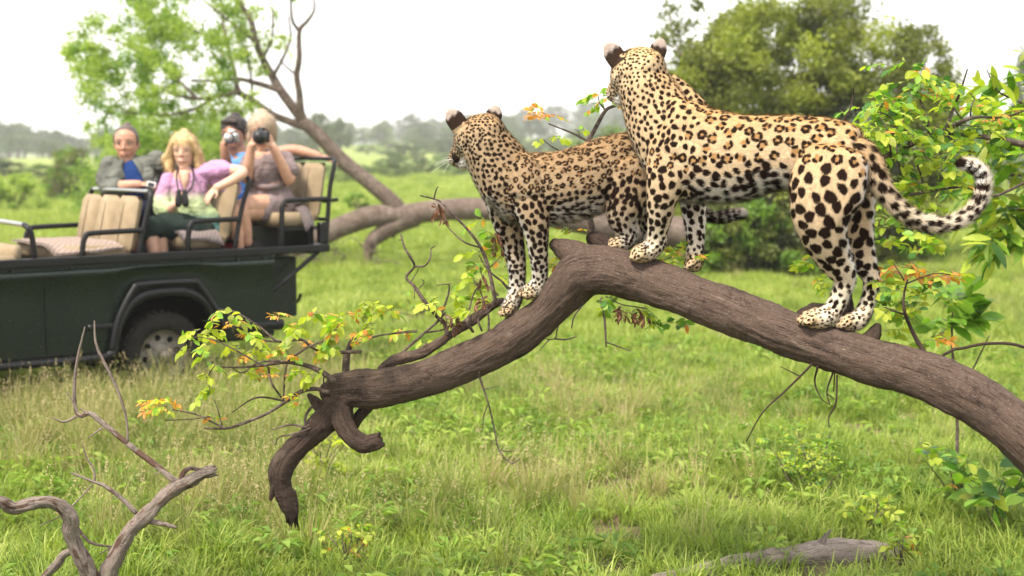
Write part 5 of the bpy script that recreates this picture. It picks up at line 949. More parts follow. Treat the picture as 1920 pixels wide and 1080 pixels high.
# ================================================================ passengers
def skin_mat(name, col):
    m = Mat(name, .5, .35); p = m.pos(True); n = m.noise(25, 4, vec=p); lo = tuple(c*.86 for c in col); hi = tuple(min(1, c*1.08) for c in col); m.color(m.ramp(n, [(.3, lo), (.7, hi)])); m.b.inputs['Subsurface Weight'].default_value = .08; m.b.inputs['Subsurface Radius'].default_value = (.01, .004, .002); return m.m
def fabric(name, col, var=.25, scale=60):
    m = Mat(name, .9, .1); p = m.pos(True); n = m.noise(scale*.15, 4, vec=p); w = m.noise(scale*5, 2, vec=p); m.color(m.ramp(n, [(.3, tuple(c*(1 - var) for c in col)), (.7, tuple(min(1, c*(1 + var)) for c in col))])); m.bump(m.noise(14, 4, .6, vec=p, dist=.5), .5, .02); return m.m
SK1, SK2, SK3, SK4 = skin_mat('skin_ruddy', (.46, .24, .16)), skin_mat('skin_fair', (.60, .36, .26)), skin_mat('skin_tanned', (.42, .22, .145)), skin_mat('skin_warm', (.54, .30, .205))
def hair_mat(name, a, b):
    m = Mat(name, .45, .4); p = m.pos(True); n = m.noise(40, 4, .6, vec=m.mapping(p, (2.2, 2.2, .35))); m.color(m.ramp(n, [(.3, a), (.7, b)])); m.bump(n, .7, .012); return m.m
H_GREY, H_BLOND, H_DARK, H_SAND = hair_mat('hair_brown_grey', (.05, .035, .028), (.13, .095, .075)), hair_mat('hair_blonde', (.36, .22, .085), (.72, .52, .27)), hair_mat('hair_dark', (.012, .008, .007), (.045, .03, .024)), hair_mat('hair_sandy', (.34, .24, .16), (.58, .44, .31))
EYEW, IRIS, LIP, TEETH = plain('eye_white', (.75, .72, .68, 1), .3), plain('iris', (.03, .022, .018, 1), .2, .5), plain('lips', (.40, .17, .13, 1), .45), plain('teeth', (.82, .80, .75, 1), .3)
F_GREY, F_BLUE, F_NAVY, F_SKYB, F_JEAN, F_MAUVE, F_DKGR = fabric('grey_shirt', (.115, .12, .105)), fabric('blue_tee', (.012, .035, .13)), fabric('navy_shorts', (.012, .014, .03)), fabric('sky_blue_shirt', (.12, .28, .58)), fabric('jeans', (.02, .05, .17)), fabric('mauve_blouse', (.20, .155, .155)), fabric('dark_green_trousers', (.02, .03, .026))
def tunic_mat():
    m = Mat('tie_dyed_tunic', .9, .1); p = m.pos(True); sep = m.n('ShaderNodeSeparateXYZ'); m.l(p, sep.inputs[0]); n = m.noise(6, 4, vec=p); ad = m.n('ShaderNodeMath', operation='MULTIPLY_ADD'); ad.inputs[1].default_value = .12; m.l(n, ad.inputs[0]); m.l(sep.outputs[2], ad.inputs[2])
    mr = m.n('ShaderNodeMapRange'); mr.inputs[1].default_value = .0; mr.inputs[2].default_value = .62; m.l(ad.outputs[0], mr.inputs[0])
    wv = m.n('ShaderNodeTexWave'); wv.inputs['Scale'].default_value = 22; wv.inputs['Distortion'].default_value = 2; m.l(p, wv.inputs[0])
    c = m.ramp(mr.outputs[0], [(.0, (.26, .12, .22)), (.12, (.07, .17, .20)), (.30, (.10, .22, .22)), (.42, (.34, .42, .22)), (.58, (.40, .46, .27)), (.70, (.42, .24, .36)), (.9, (.46, .25, .42))]); m.color(m.mix(.12, c, wv.outputs[0], 'MULTIPLY')); m.bump(m.noise(14, 4, .6, vec=p), .5, .02); return m.m
F_TUNIC = tunic_mat()
def st(L):
    s = smooth_path([(*P(q[0], q[1], q[2]), M(q[3], q[2]), M(q[4] if len(q) > 4 else q[3], q[2])) for q in L], 5); return loft(s[:, :3], s[:, 3], s[:, 4], np.array([.15, 1, 0.1]), 18, True)
class Person:
    def __init__(s, label, base): s.b = base; s.slen = 1.0; s.t = empty('person', base); tag(s.t, label, 'person', None)
    def layer(s, name, shells, mat, voxel=.008, it=4, par=None, wrinkle=0.0):
        me = remesh(shells, voxel, it); v = np.empty(len(me.vertices)*3, np.float32); me.vertices.foreach_get('co', v); v = v.reshape(-1, 3)
        if wrinkle:
            n = np.empty(len(me.vertices)*3, np.float32); me.vertices.foreach_get('normal', n); n = n.reshape(-1, 3); v = v + n*np.array([wrinkle*(vnoise(q, 9, 2, 3) + .5*abs(vnoise((q[0]*.6, q[1], q[2]*1.6), 16, 5, 2))) for q in v])[:, None]
        me.vertices.foreach_set('co', (v - np.array(s.b)).astype(np.float32).ravel()); me.materials.clear(); me.materials.append(mat); me.polygons.foreach_set('use_smooth', [True]*len(me.polygons)); me.update(); o = link(name, me, par or s.t); me.name = name
        if name == 'hair': s.strands(o, v, par)
        return o
    def strands(s, o, v, par):
        """loose hairs over the moulded mass"""
        r = np.random.default_rng(len(v)); me = o.data; n = np.empty(len(v)*3, np.float32); me.vertices.foreach_get('normal', n); n = n.reshape(-1, 3); N_ = 5200; i = r.integers(0, len(v), N_); c = np.array(s.C); low = v[i, 2] < c[2] + .1*s.h; out = v[i] - c; out[:, 2] *= .2; d = n[i]*.30 + np.array([0, 0, -1.0])*np.where(low, .9, .45)[:, None] - np.array(s.f)*.35 + .25*out/s.h + r.normal(0, .28, (N_, 3)); d /= np.linalg.norm(d, axis=1)[:, None]; sd = np.cross(d, n[i]); sd /= np.linalg.norm(sd, axis=1)[:, None] + 1e-6; L = (r.uniform(.02, .055, N_)*s.slen)[:, None]; root = v[i] - n[i]*.004; b = np.array(s.b)
        V = np.stack([root - sd*.0022, root + sd*.0022, root + d*L], 1).reshape(-1, 3) - b; hm = fast_mesh('hair_strands', V, np.arange(len(V)), 3, me.materials[0], smooth=True); hm.normals_split_custom_set_from_vertices(np.repeat(n[i], 3, 0).astype(np.float32)); q = link('hair_strands', hm, par); q['kind'] = 'stuff'
    def small(s, name, pts, r, mat, par, nseg=8, per=4): return Buf().tube(pts, r, nseg, per).build(name, mat, par, True, s.b)
    def head(s, C, h, f):
        """skull, jaw, nose and ears as shells; remembers the axes"""
        f = Vector(f).normalized(); r = f.cross(Vector((0, 0, 1))).normalized(); u = r.cross(f); s.C, s.h, s.f, s.r, s.u = C, h, f, r, u; H = lambda a, b, c: C + r*a*h + f*b*h + u*c*h; s.H = H
        S = [(-.485, .09, .10, .17), (-.42, .19, .175, .12), (-.31, .275, .245, .065), (-.14, .345, .30, .03), (.04, .385, .325, .01), (.2, .395, .335, 0), (.34, .35, .295, -.01), (.44, .23, .19, -.02), (.485, .10, .08, -.02)]
        q = smooth_path([(*H(0, b[3], b[0]), b[1]*h, b[2]*h) for b in S], 4); out = [loft(q[:, :3], q[:, 3], q[:, 4], np.array(r), 24, True)]
        out.append(tube([H(0, .37, .09), H(0, .42, -.03), H(0, .45, -.10), H(0, .38, -.13)], [.03*h, .038*h, .052*h, .045*h], 10, 3, True)); 
        for k in (-1, 1):
            out.append(tube([H(.045*k, .37, -.115), H(.075*k, .36, -.12)], [.035*h, .028*h], 8, 2, True)); out.append(tube([H(.31*k, 0, .06), H(.345*k, -.03, 0), H(.325*k, -.01, -.12)], [.045*h, .055*h, .035*h], 8, 3, True)); out.append(tube([H(.06*k, .36, .10), H(.15*k, .355, .115), H(.24*k, .29, .10)], [.04*h, .045*h, .04*h], 8, 3, True)); out.append(tube([H(.13*k, .29, -.10), H(.2*k, .25, -.08)], [.065*h, .06*h], 10, 2, True))
        out.append(tube([H(-.1, .285, -.27), H(0, .33, -.27), H(.1, .285, -.27)], [.05*h, .06*h, .05*h], 8, 3, True)); return out
    def face(s, par, browmat, smile=0.0):
        H, h = s.H, s.h
        for k in (-1, 1):
            V, Fc = loft([H(.145*k, .31, .03), H(.145*k, .335, .03), H(.145*k, .352, .03)], [.022*h, .028*h, .015*h], [.05*h, .06*h, .028*h], np.array(s.r), 12, True); e = Buf().add(V, Fc).build('eye', EYEW, par, True, s.b)
            V, Fc = loft([H(.143*k, .35, .03), H(.143*k, .366, .03)], [.026*h, .02*h], [.03*h, .024*h], np.array(s.r), 10, True); Buf().add(V, Fc).build('iris', IRIS, par, True, s.b)
            s.small('eyelid', [H(.07*k, .345, .045), H(.145*k, .372, .07), H(.22*k, .325, .045)], .012*h, browmat, par); s.small('eyebrow', [H(.06*k, .392, .125), H(.15*k, .388, .155), H(.25*k, .31, .125)], [.014*h, .022*h, .012*h], browmat, par)
        if smile > .5: s.small('teeth', [H(-.1, .325, -.255), H(0, .378, -.275), H(.1, .325, -.255)], .012*h, TEETH, par)
        s.small('lips', [H(-.125, .315, -.245 + .02*smile), H(0, .385, -.252 - .01*smile), H(.125, .315, -.245 + .02*smile)], [.008*h, .012*h, .008*h], LIP, par); s.small('lips', [H(-.115, .31, -.265), H(0, .375, -.30 - .012*smile), H(.115, .31, -.265)], [.008*h, .015*h, .008*h], LIP, par)
    def cap(s, low, front, thick=.035, back=-.25):
        """hair shell over the skull: front hairline height, back length"""
        H, h = s.H, s.h; out = []
        f0 = front - .30; S = [(-.95, .30), (-.8, .60), (-.55, .835), (-.25, .97), (0, 1), (.3, .954), (.6, .82), (.80, .63), (.92, .40)]; q = smooth_path([(*H(0, -.03 - .10*z - f0*.35, .20 + f0*.2 + z*(.345 + thick)), k*(.395 + thick - f0*.2)*h, k*(.352 + thick)*h) for z, k in S], 3); out.append(loft(q[:, :3], q[:, 3], q[:, 4], np.array(s.r), 22, True))
        q = smooth_path([(*H(0, -.13, .3), .27*h, .30*h), (*H(0, -.16, .05), .25*h, .30*h), (*H(0, -.15, back), .17*h, .22*h)], 3); out.append(loft(q[:, :3], q[:, 3], q[:, 4], np.array(s.r), 18, True))
        for k in (-1, 1): out.append(tube([H(.31*k, .06, .26), H(.335*k, .06, .12), H(.325*k, .06, low)], [.06*h, .045*h, .02*h], 8, 3, True))
        return out
def hand(C, d, n, size=.17, curl=.5, spread=.18, side=1):
    """palm, four bent fingers and a thumb from the side of the palm; d: fingers, n: back of hand"""
    C = Vector(C); d = Vector(d).normalized(); n = Vector(n); n = (n - d*n.dot(d)).normalized(); l = d.cross(n)*side; k = size/.19; out = []
    q = [(*(C - d*.02*k), .019*k, .026*k), (*(C + d*.03*k), .015*k, .037*k), (*(C + d*.085*k), .013*k, .040*k)]; q = smooth_path(q, 3); out.append(loft(q[:, :3], q[:, 3], q[:, 4], np.array(l), 14, True))
    for i, (o, L) in enumerate(((-.030, .062), (-.010, .078), (.010, .084), (.030, .074))):
        p = C + d*.085*k + l*o*k; pts = [p.copy()]; v = (d + l*o*spread*8).normalized()
        for j in range(3):
            a = curl*(.55 + .35*j); v = (v*math.cos(a) - n*math.sin(a)).normalized(); p = p + v*L*k/3*1.1; pts.append(p.copy())
        out.append(tube(pts, [.0098*k, .0095*k, .0088*k, .0075*k], 8, 3, True))
    p = C + d*.02*k + l*.034*k; v = (d*.7 + l*.75 - n*.35*curl).normalized(); p2 = p + v*.042*k; v2 = (d + l*.15 - n*.6*curl).normalized(); out.append(tube([p - v*.02*k, p, p2, p2 + v2*.034*k], [.013*k, .0135*k, .011*k, .0085*k], 8, 3, True)); return out
BLK_PL = plain('black_plastic', (.01, .01, .011, 1), .4, .4); SILVER = plain('silver_plastic', (.42, .43, .44, 1), .35, .5, .5); LENSG = plain('lens_glass', (.008, .008, .012, 1), .05, .8); WHITEP = plain('white_plastic', (.8, .8, .8, 1), .3)
def passengers():
    up = (0, 0, 1); cam_d = Vector((0, -1, 0))
    # ---- man in the grey shirt
    Y = 11.45; p = Person('man in open grey shirt over blue tee leaning on the front bench backrest', P(262, 425, Y)); p.b = Vector(p.t.location)
    hd = p.head(P(237, 271, Y), M(63, Y), (.06, -1, -.02)); body = p.layer('body', hd + [st([(238, 285, Y, 14, 15), (241, 305, Y, 14, 14), (244, 322, Y, 17, 16)]), st([(244, 320, Y + .03, 30, 13), (250, 350, Y + .03, 38, 17), (265, 405, Y + .02, 36, 20)]), st([(208, 318, Y, 12), (200, 340, Y - .05, 12), (206, 351, Y - .1, 12), (222, 350, Y - .16, 11.5), (245, 347, Y - .2, 9.5), (262, 346, Y - .2, 8)]), st([(292, 312, Y, 13), (318, 320, Y + .02, 12), (345, 338, Y + .02, 10)])] + hand(P(264, 346, Y - .2), (1, -.15, .02), (.1, -.35, .9), .165, .55, side=-1), SK1, .0065, 3); p.face(body, H_GREY, .3)
    p.slen = .3; p.layer('hair', p.cap(-.02, .37, .0, -.1), H_GREY, .006, 3, body, .004)
    p.layer('shirt', [st([(243, 302, Y + .03, 22, 15), (246, 312, Y + .02, 44, 21), (248, 326, Y + .02, 55, 25), (251, 347, Y + .02, 55, 27), (258, 375, Y + .02, 50, 29), (268, 405, Y + .02, 48, 30)]), st([(209, 310, Y, 20), (200, 332, Y - .05, 18), (203, 351, Y - .1, 17), (222, 351, Y - .16, 14.5)]), st([(292, 304, Y, 21), (316, 314, Y + .02, 18), (340, 335, Y + .04, 16)]), st([(222, 308, Y - .05, 11, 9), (219, 330, Y - .10, 14, 10), (222, 355, Y - .11, 15, 11), (228, 380, Y - .1, 15, 11)]), st([(268, 306, Y - .05, 11, 9), (279, 330, Y - .10, 15, 10), (286, 355, Y - .11, 16, 11), (290, 380, Y - .1, 16, 11)])], F_GREY, .0075, 3, None, .02)
    p.layer('tee', [st([(244, 311, Y - .065, 13, 11), (247, 324, Y - .085, 20, 12), (250, 342, Y - .095, 23, 13), (256, 362, Y - .10, 25, 15)])], F_BLUE, .007, 4, None, .006)
    for k, q in ((-1, [(231, 300), (224, 314), (233, 332)]), (1, [(250, 300), (262, 314), (274, 336)])): p.small('collar', [P(*q[0], Y - .05), P(*q[1], Y - .1), P(*q[2], Y - .12)], [M(4, Y), M(6, Y), M(3, Y)], F_GREY, p.t)
    p.layer('shorts', [st([(266, 390, Y, 44, 30), (276, 405, Y, 46, 30)]), st([(285, 395, Y - .05, 26), (262, 402, Y - .25, 23), (240, 408, Y - .4, 21)]), st([(262, 400, Y - .05, 26), (240, 404, Y - .2, 23), (222, 410, Y - .32, 20)])], F_NAVY, .009, 4, None, .008)
    p.layer('lower_leg', [st([(240, 408, Y - .4, 18), (243, 430, Y - .38, 15), (250, 470, Y - .36, 12)]), st([(222, 410, Y - .32, 17), (226, 432, Y - .3, 14), (232, 472, Y - .28, 12)])], SK1, .009, 3)
    b0 = P(284, 346, Y - .24); t = empty('white_phone', b0); tag(t, 'small white device in the right hand of the grey-shirted man', 'phone'); o = Buf().box((-.035, -.012, -.022), (.035, .012, .022), 0, .006).build('case', WHITEP, t, False); o.rotation_euler = (0, .2, .2); o2 = Buf().box((-.028, -.0145, -.016), (.02, -.0125, .016), 0).build('screen', LENSG, t, False); o2.rotation_euler = (0, .2, .2)
    # ---- blonde woman
    Y = 11.22; p = Person('smiling blonde woman in a tie-dyed tunic with binoculars on the middle seat', P(370, 445, Y)); p.b = Vector(p.t.location)
    hd = p.head(P(345, 284, Y), M(61, Y), (.02, -1, 0)); body = p.layer('body', hd + [st([(345, 298, Y, 12, 13), (346, 315, Y, 12, 12), (348, 330, Y, 15, 14)]), st([(348, 330, Y, 30, 18), (350, 350, Y, 36, 22), (360, 400, Y, 38, 26), (372, 430, Y, 44, 30)]), st([(322, 338, Y, 11), (310, 362, Y - .04, 11), (309, 390, Y - .1, 10.5), (318, 392, Y - .16, 9.5), (328, 384, Y - .2, 8)]), st([(385, 326, Y, 12), (412, 318, Y, 11), (440, 319, Y - .04, 10.5), (456, 323, Y - .1, 10), (440, 335, Y - .16, 9.5), (420, 346, Y - .2, 8.5), (406, 352, Y - .22, 7.5)])] + hand(P(329, 383, Y - .2), (.35, -.5, .75), (-.7, -.6, .1), .15, .7) + hand(P(404, 352, Y - .22), (-.55, -.25, -.75), (-.3, -.75, .5), .16, .25, side=-1), SK2, .006, 3); p.face(body, H_SAND, 1.0)
    H, h = p.H, p.h; hs = p.cap(-.1, .33, .045, -.5)
    for k in (-1, 1):
        hs += [tube([H(.12*k, .25, .42), H(.30*k, .20, .26), H(.40*k, .12, 0), H(.42*k, .06, -.25), H(.46*k, .05, -.48), H(.40*k, .1, -.66)], [.07*h, .10*h, .10*h, .11*h, .11*h, .05*h], 10, 4, True), tube([H(.30*k, -.1, .2), H(.42*k, -.1, -.1), H(.48*k, -.08, -.4), H(.36*k, -.05, -.7)], [.13*h, .13*h, .13*h, .07*h], 10, 4, True)]
    hs += [tube([H(.45, .0, -.1), H(.60, -.05, -.2), H(.52, 0, -.42)], [.08*h, .11*h, .06*h], 8, 3, True)]
    p.layer('hair', hs, H_BLOND, .006, 2, body, .010)
    p.layer('tunic', [st([(349, 328, Y + .01, 26, 16), (350, 338, Y, 40, 22), (352, 362, Y, 39, 26), (357, 395, Y, 44, 30), (366, 420, Y, 52, 34), (374, 442, Y, 50, 34)]), st([(320, 336, Y, 15), (308, 362, Y - .04, 15.5), (306, 390, Y - .1, 16), (316, 393, Y - .15, 13)]), st([(384, 324, Y, 17), (410, 318, Y, 16), (430, 318, Y - .02, 14)]), st([(398, 332, Y + .02, 16, 9), (420, 342, Y + .02, 20, 9), (436, 352, Y + .02, 18, 8), (446, 362, Y + .02, 8, 5)])], F_TUNIC, .0075, 3, None, .017)
    p.layer('neckline', [st([(346, 326, Y - .085, 10, 8), (347, 340, Y - .10, 8, 7), (348, 354, Y - .10, 3, 5)])], SK2, .006, 3)
    p.layer('trousers', [st([(388, 432, Y, 32, 30), (345, 424, Y - .12, 25, 24), (305, 420, Y - .28, 20, 21)]), st([(382, 436, Y - .08, 30, 26), (330, 428, Y - .22, 23, 22), (284, 424, Y - .36, 19, 19)]), st([(304, 420, Y - .28, 18), (300, 440, Y - .28, 15)]), st([(284, 424, Y - .36, 17), (282, 442, Y - .36, 14)])], F_DKGR, .009, 4, None, .008)
    p.layer('lower_leg', [st([(302, 425, Y - .28, 13), (303, 455, Y - .28, 12), (307, 490, Y - .26, 9), (298, 500, Y - .32, 9)]), st([(283, 428, Y - .36, 13), (286, 458, Y - .36, 12), (291, 492, Y - .34, 9), (282, 503, Y - .4, 9)])], SK2, .008, 3)
    b0 = P(341, 372, Y - .27); t = empty('binoculars', b0); tag(t, 'black binoculars hanging from a strap at the blonde woman\'s chest', 'binoculars')
    for k in (-1, 1):
        o = Buf().tube([(.027*k, 0, -.045), (.027*k, 0, -.02), (.025*k, 0, .02), (.022*k, 0, .045)], [.026, .026, .021, .017], 14, 2).build('barrel', BLK_PL, t); Buf().tube([(.022*k, 0, .045), (.022*k, 0, .056)], .0185, 12, 1).build('eyepiece', BLK_PL, t); Buf().tube([(.027*k, 0, -.046), (.027*k, 0, -.049)], .023, 12, 1).build('lens', LENSG, t)
    Buf().box((-.012, -.012, -.02), (.012, .012, .025), 0, .004).build('hinge', BLK_PL, t, False)
    for q in ([(334, 312, Y - .02), (331, 330, Y - .13), (333, 350, Y - .2), (337, 366, Y - .27)], [(360, 312, Y - .02), (363, 332, Y - .13), (359, 352, Y - .2), (346, 366, Y - .27)]): Buf().tube([P(*a) for a in q], .008, 6, 4).build('strap', BLK_PL, t, True, b0)
    # ---- man in the blue shirt
    Y = 12.05; p = Person('dark-haired man in a blue shirt looking through a small silver camera', P(465, 400, Y)); p.b = Vector(p.t.location)
    hd = p.head(P(440, 255, Y), M(67, Y), (-.3, -1, -.06)); body = p.layer('body', hd + [st([(445, 272, Y, 14, 14), (452, 290, Y, 15, 15), (456, 305, Y, 17, 16)]), st([(456, 302, Y, 36, 20), (458, 340, Y, 34, 24), (465, 375, Y, 36, 26)]), st([(430, 302, Y, 12), (421, 325, Y - .06, 12), (424, 318, Y - .15, 11), (424, 300, Y - .22, 10), (421, 280, Y - .26, 8.5), (420, 270, Y - .27, 7.5)]), st([(490, 298, Y + .02, 14), (520, 288, Y + .04, 12.5), (552, 282, Y + .03, 11), (580, 288, Y, 9.5), (598, 293, Y - .02, 7.5)])] + hand(P(420, 271, Y - .27), (.25, -.1, 1), (-.9, -.4, .2), .17, .75) + hand(P(599, 293, Y - .02), (1, -.05, -.32), (.2, -.3, .9), .18, .22, side=-1), SK3, .0065, 3); p.face(body, H_DARK, .4)
    p.slen = .4; p.layer('hair', p.cap(-.05, .30, .02, -.15) + [tube([p.H(-.2, .30, .40), p.H(0, .33, .42), p.H(.2, .28, .40)], [.07*p.h, .08*p.h, .06*p.h], 8, 3, True)], H_DARK, .006, 2, body, .006)
    p.layer('shirt', [st([(455, 296, Y, 22, 16), (456, 306, Y, 40, 22), (456, 335, Y, 38, 26), (464, 372, Y, 38, 28)]), st([(430, 300, Y, 16), (421, 318, Y - .06, 16), (421, 327, Y - .1, 14)]), st([(488, 298, Y + .02, 18), (515, 289, Y + .04, 15)])], F_SKYB, .008, 3, None, .016)
    p.layer('trousers', [st([(466, 375, Y, 38, 28), (470, 390, Y, 40, 28)]), st([(478, 382, Y - .05, 24), (448, 384, Y - .22, 22), (420, 388, Y - .38, 18)]), st([(455, 386, Y - .05, 24), (430, 388, Y - .2, 22), (405, 392, Y - .34, 18)]), st([(420, 388, Y - .38, 16), (425, 440, Y - .36, 13)]), st([(405, 392, Y - .34, 16), (410, 440, Y - .32, 13)])], F_JEAN, .009, 4, None, .008)
    def camera_thing(px, py, Y, f, bodym, w, hh, lr, label, name):
        b0 = P(px, py, Y); t = empty(name, b0); tag(t, label, 'camera'); f = Vector(f).normalized(); t.rotation_euler = (0, 0, math.atan2(f.x, -f.y)*1.0)
        Buf().box((-w, -.02, -hh), (w, .03, hh), 0, .012).build('body', bodym, t, False); Buf().box((-.03, -.018, hh + .001), (.03, .028, hh + .03), 0, .01).build('viewfinder', bodym, t, False); Buf().tube([(.0, -.02, -.005), (0, -.055, -.005), (0, -.085, -.005)], [lr*1.05, lr, lr*.96], 20, 2).build('lens_barrel', bodym, t); Buf().tube([(0, -.0885, -.005), (0, -.0905, -.005)], lr*.78, 18, 1).build('lens_glass', LENSG, t); Buf().tube([(0, -.05, -.005), (0, -.062, -.005)], lr*1.1, 20, 1).build('focus_ring', BLK_PL, t); Buf().tube([(w*.7, .0, hh + .001), (w*.7, 0, hh + .01)], .009, 10, 1).build('shutter_button', BLK_PL, t); return t
    camera_thing(434, 258, Y - .27, (-.15, -1, 0), SILVER, .058, .036, .040, 'small silver camera held up by the man in the blue shirt', 'silver_camera')
    # ---- woman with the black camera
    Y = 11.66; p = Person('woman in a mauve-grey blouse photographing with a black camera on the rear seat', P(505, 405, Y)); p.b = Vector(p.t.location)
    hd = p.head(P(492, 248, Y), M(64, Y), (-.08, -1, -.05)); body = p.layer('body', hd + [st([(493, 265, Y, 12, 13), (497, 283, Y, 12, 12), (501, 296, Y, 15, 14)]), st([(502, 294, Y, 32, 18), (503, 330, Y, 28, 22), (506, 375, Y, 38, 28)]), st([(472, 302, Y, 11), (464, 322, Y - .06, 11), (462, 335, Y - .12, 10.5), (466, 315, Y - .18, 10), (470, 285, Y - .22, 8.5), (472, 272, Y - .24, 7.5)]), st([(534, 302, Y, 11), (543, 322, Y - .05, 11), (542, 338, Y - .1, 10.5), (533, 318, Y - .16, 10), (518, 288, Y - .22, 8.5), (511, 274, Y - .24, 7.5)]), st([(522, 388, Y - .05, 24, 22), (486, 384, Y - .2, 19, 19), (455, 388, Y - .34, 15.5), (454, 402, Y - .36, 14), (460, 425, Y - .34, 12), (464, 455, Y - .32, 9)]), st([(510, 394, Y - .1, 22, 20), (470, 396, Y - .26, 18, 18), (438, 400, Y - .42, 15), (438, 415, Y - .43, 13.5), (445, 440, Y - .42, 12), (449, 470, Y - .4, 9)])] + hand(P(472, 273, Y - .24), (.35, -.2, 1), (-.8, -.6, .1), .165, .8) + hand(P(511, 275, Y - .24), (-.3, -.2, 1), (.8, -.6, .1), .165, .8, side=-1), SK4, .0065, 3); p.face(body, H_SAND, 0)
    H, h = p.H, p.h; p.layer('hair', p.cap(-.3, .28, .03, -.55) + [tube([H(.33, -.05, .1), H(.38, -.08, -.2), H(.36, -.1, -.5)], [.1*h, .1*h, .06*h], 8, 3, True), tube([H(-.33, -.05, .1), H(-.35, -.08, -.15)], [.08*h, .05*h], 8, 3, True)], H_SAND, .006, 3, body, .005)
    p.layer('blouse', [st([(501, 289, Y, 22, 15), (503, 299, Y, 40, 21), (502, 322, Y, 34, 25), (502, 343, Y, 30, 24)]), st([(471, 300, Y, 16), (464, 318, Y - .05, 16)]), st([(535, 300, Y, 17), (545, 320, Y - .05, 16)])], F_MAUVE, .0075, 3, None, .016)
    V, Fc = [], []; nr, ns = 10, 60                     # pleated peplum
    for i in range(nr):
        k = i/(nr - 1); yc = 342 + 42*k; rad = M(30 + 22*k, Y); cx = P(502 + 4*k, yc, Y)
        for j in range(ns): a = 6.2832*j/ns; rr = rad*(1 + .10*k*math.sin(a*13) + .03*k*math.sin(a*5)); V.append((cx.x + math.cos(a)*rr, cx.y + math.sin(a)*rr*.78, cx.z + .012*k*math.sin(a*13 + 1)))
    for i in range(nr - 1):
        for j in range(ns): j2 = (j + 1) % ns; Fc.append((i*ns + j, i*ns + j2, (i+1)*ns + j2, (i+1)*ns + j))
    Buf().add(V, Fc).build('peplum', F_MAUVE, p.t, True, p.b); p.small('sash', [P(474, 346, Y - .05), P(490, 350, Y - .14), P(512, 350, Y - .14), P(532, 346, Y - .05)], M(5, Y), F_MAUVE, p.t)
    p.layer('shorts', [st([(512, 384, Y, 44, 30), (520, 396, Y, 44, 28)]), st([(520, 390, Y - .05, 27, 25), (500, 387, Y - .14, 24, 23)]), st([(514, 396, Y - .08, 26, 23), (492, 396, Y - .18, 22, 21)])], F_MAUVE, .009, 4, None, .008)
    camera_thing(490, 256, Y - .27, (-.05, -1, 0), BLK_PL, .066, .045, .054, 'black camera covering the face of the woman on the rear seat', 'black_camera')
passengers()
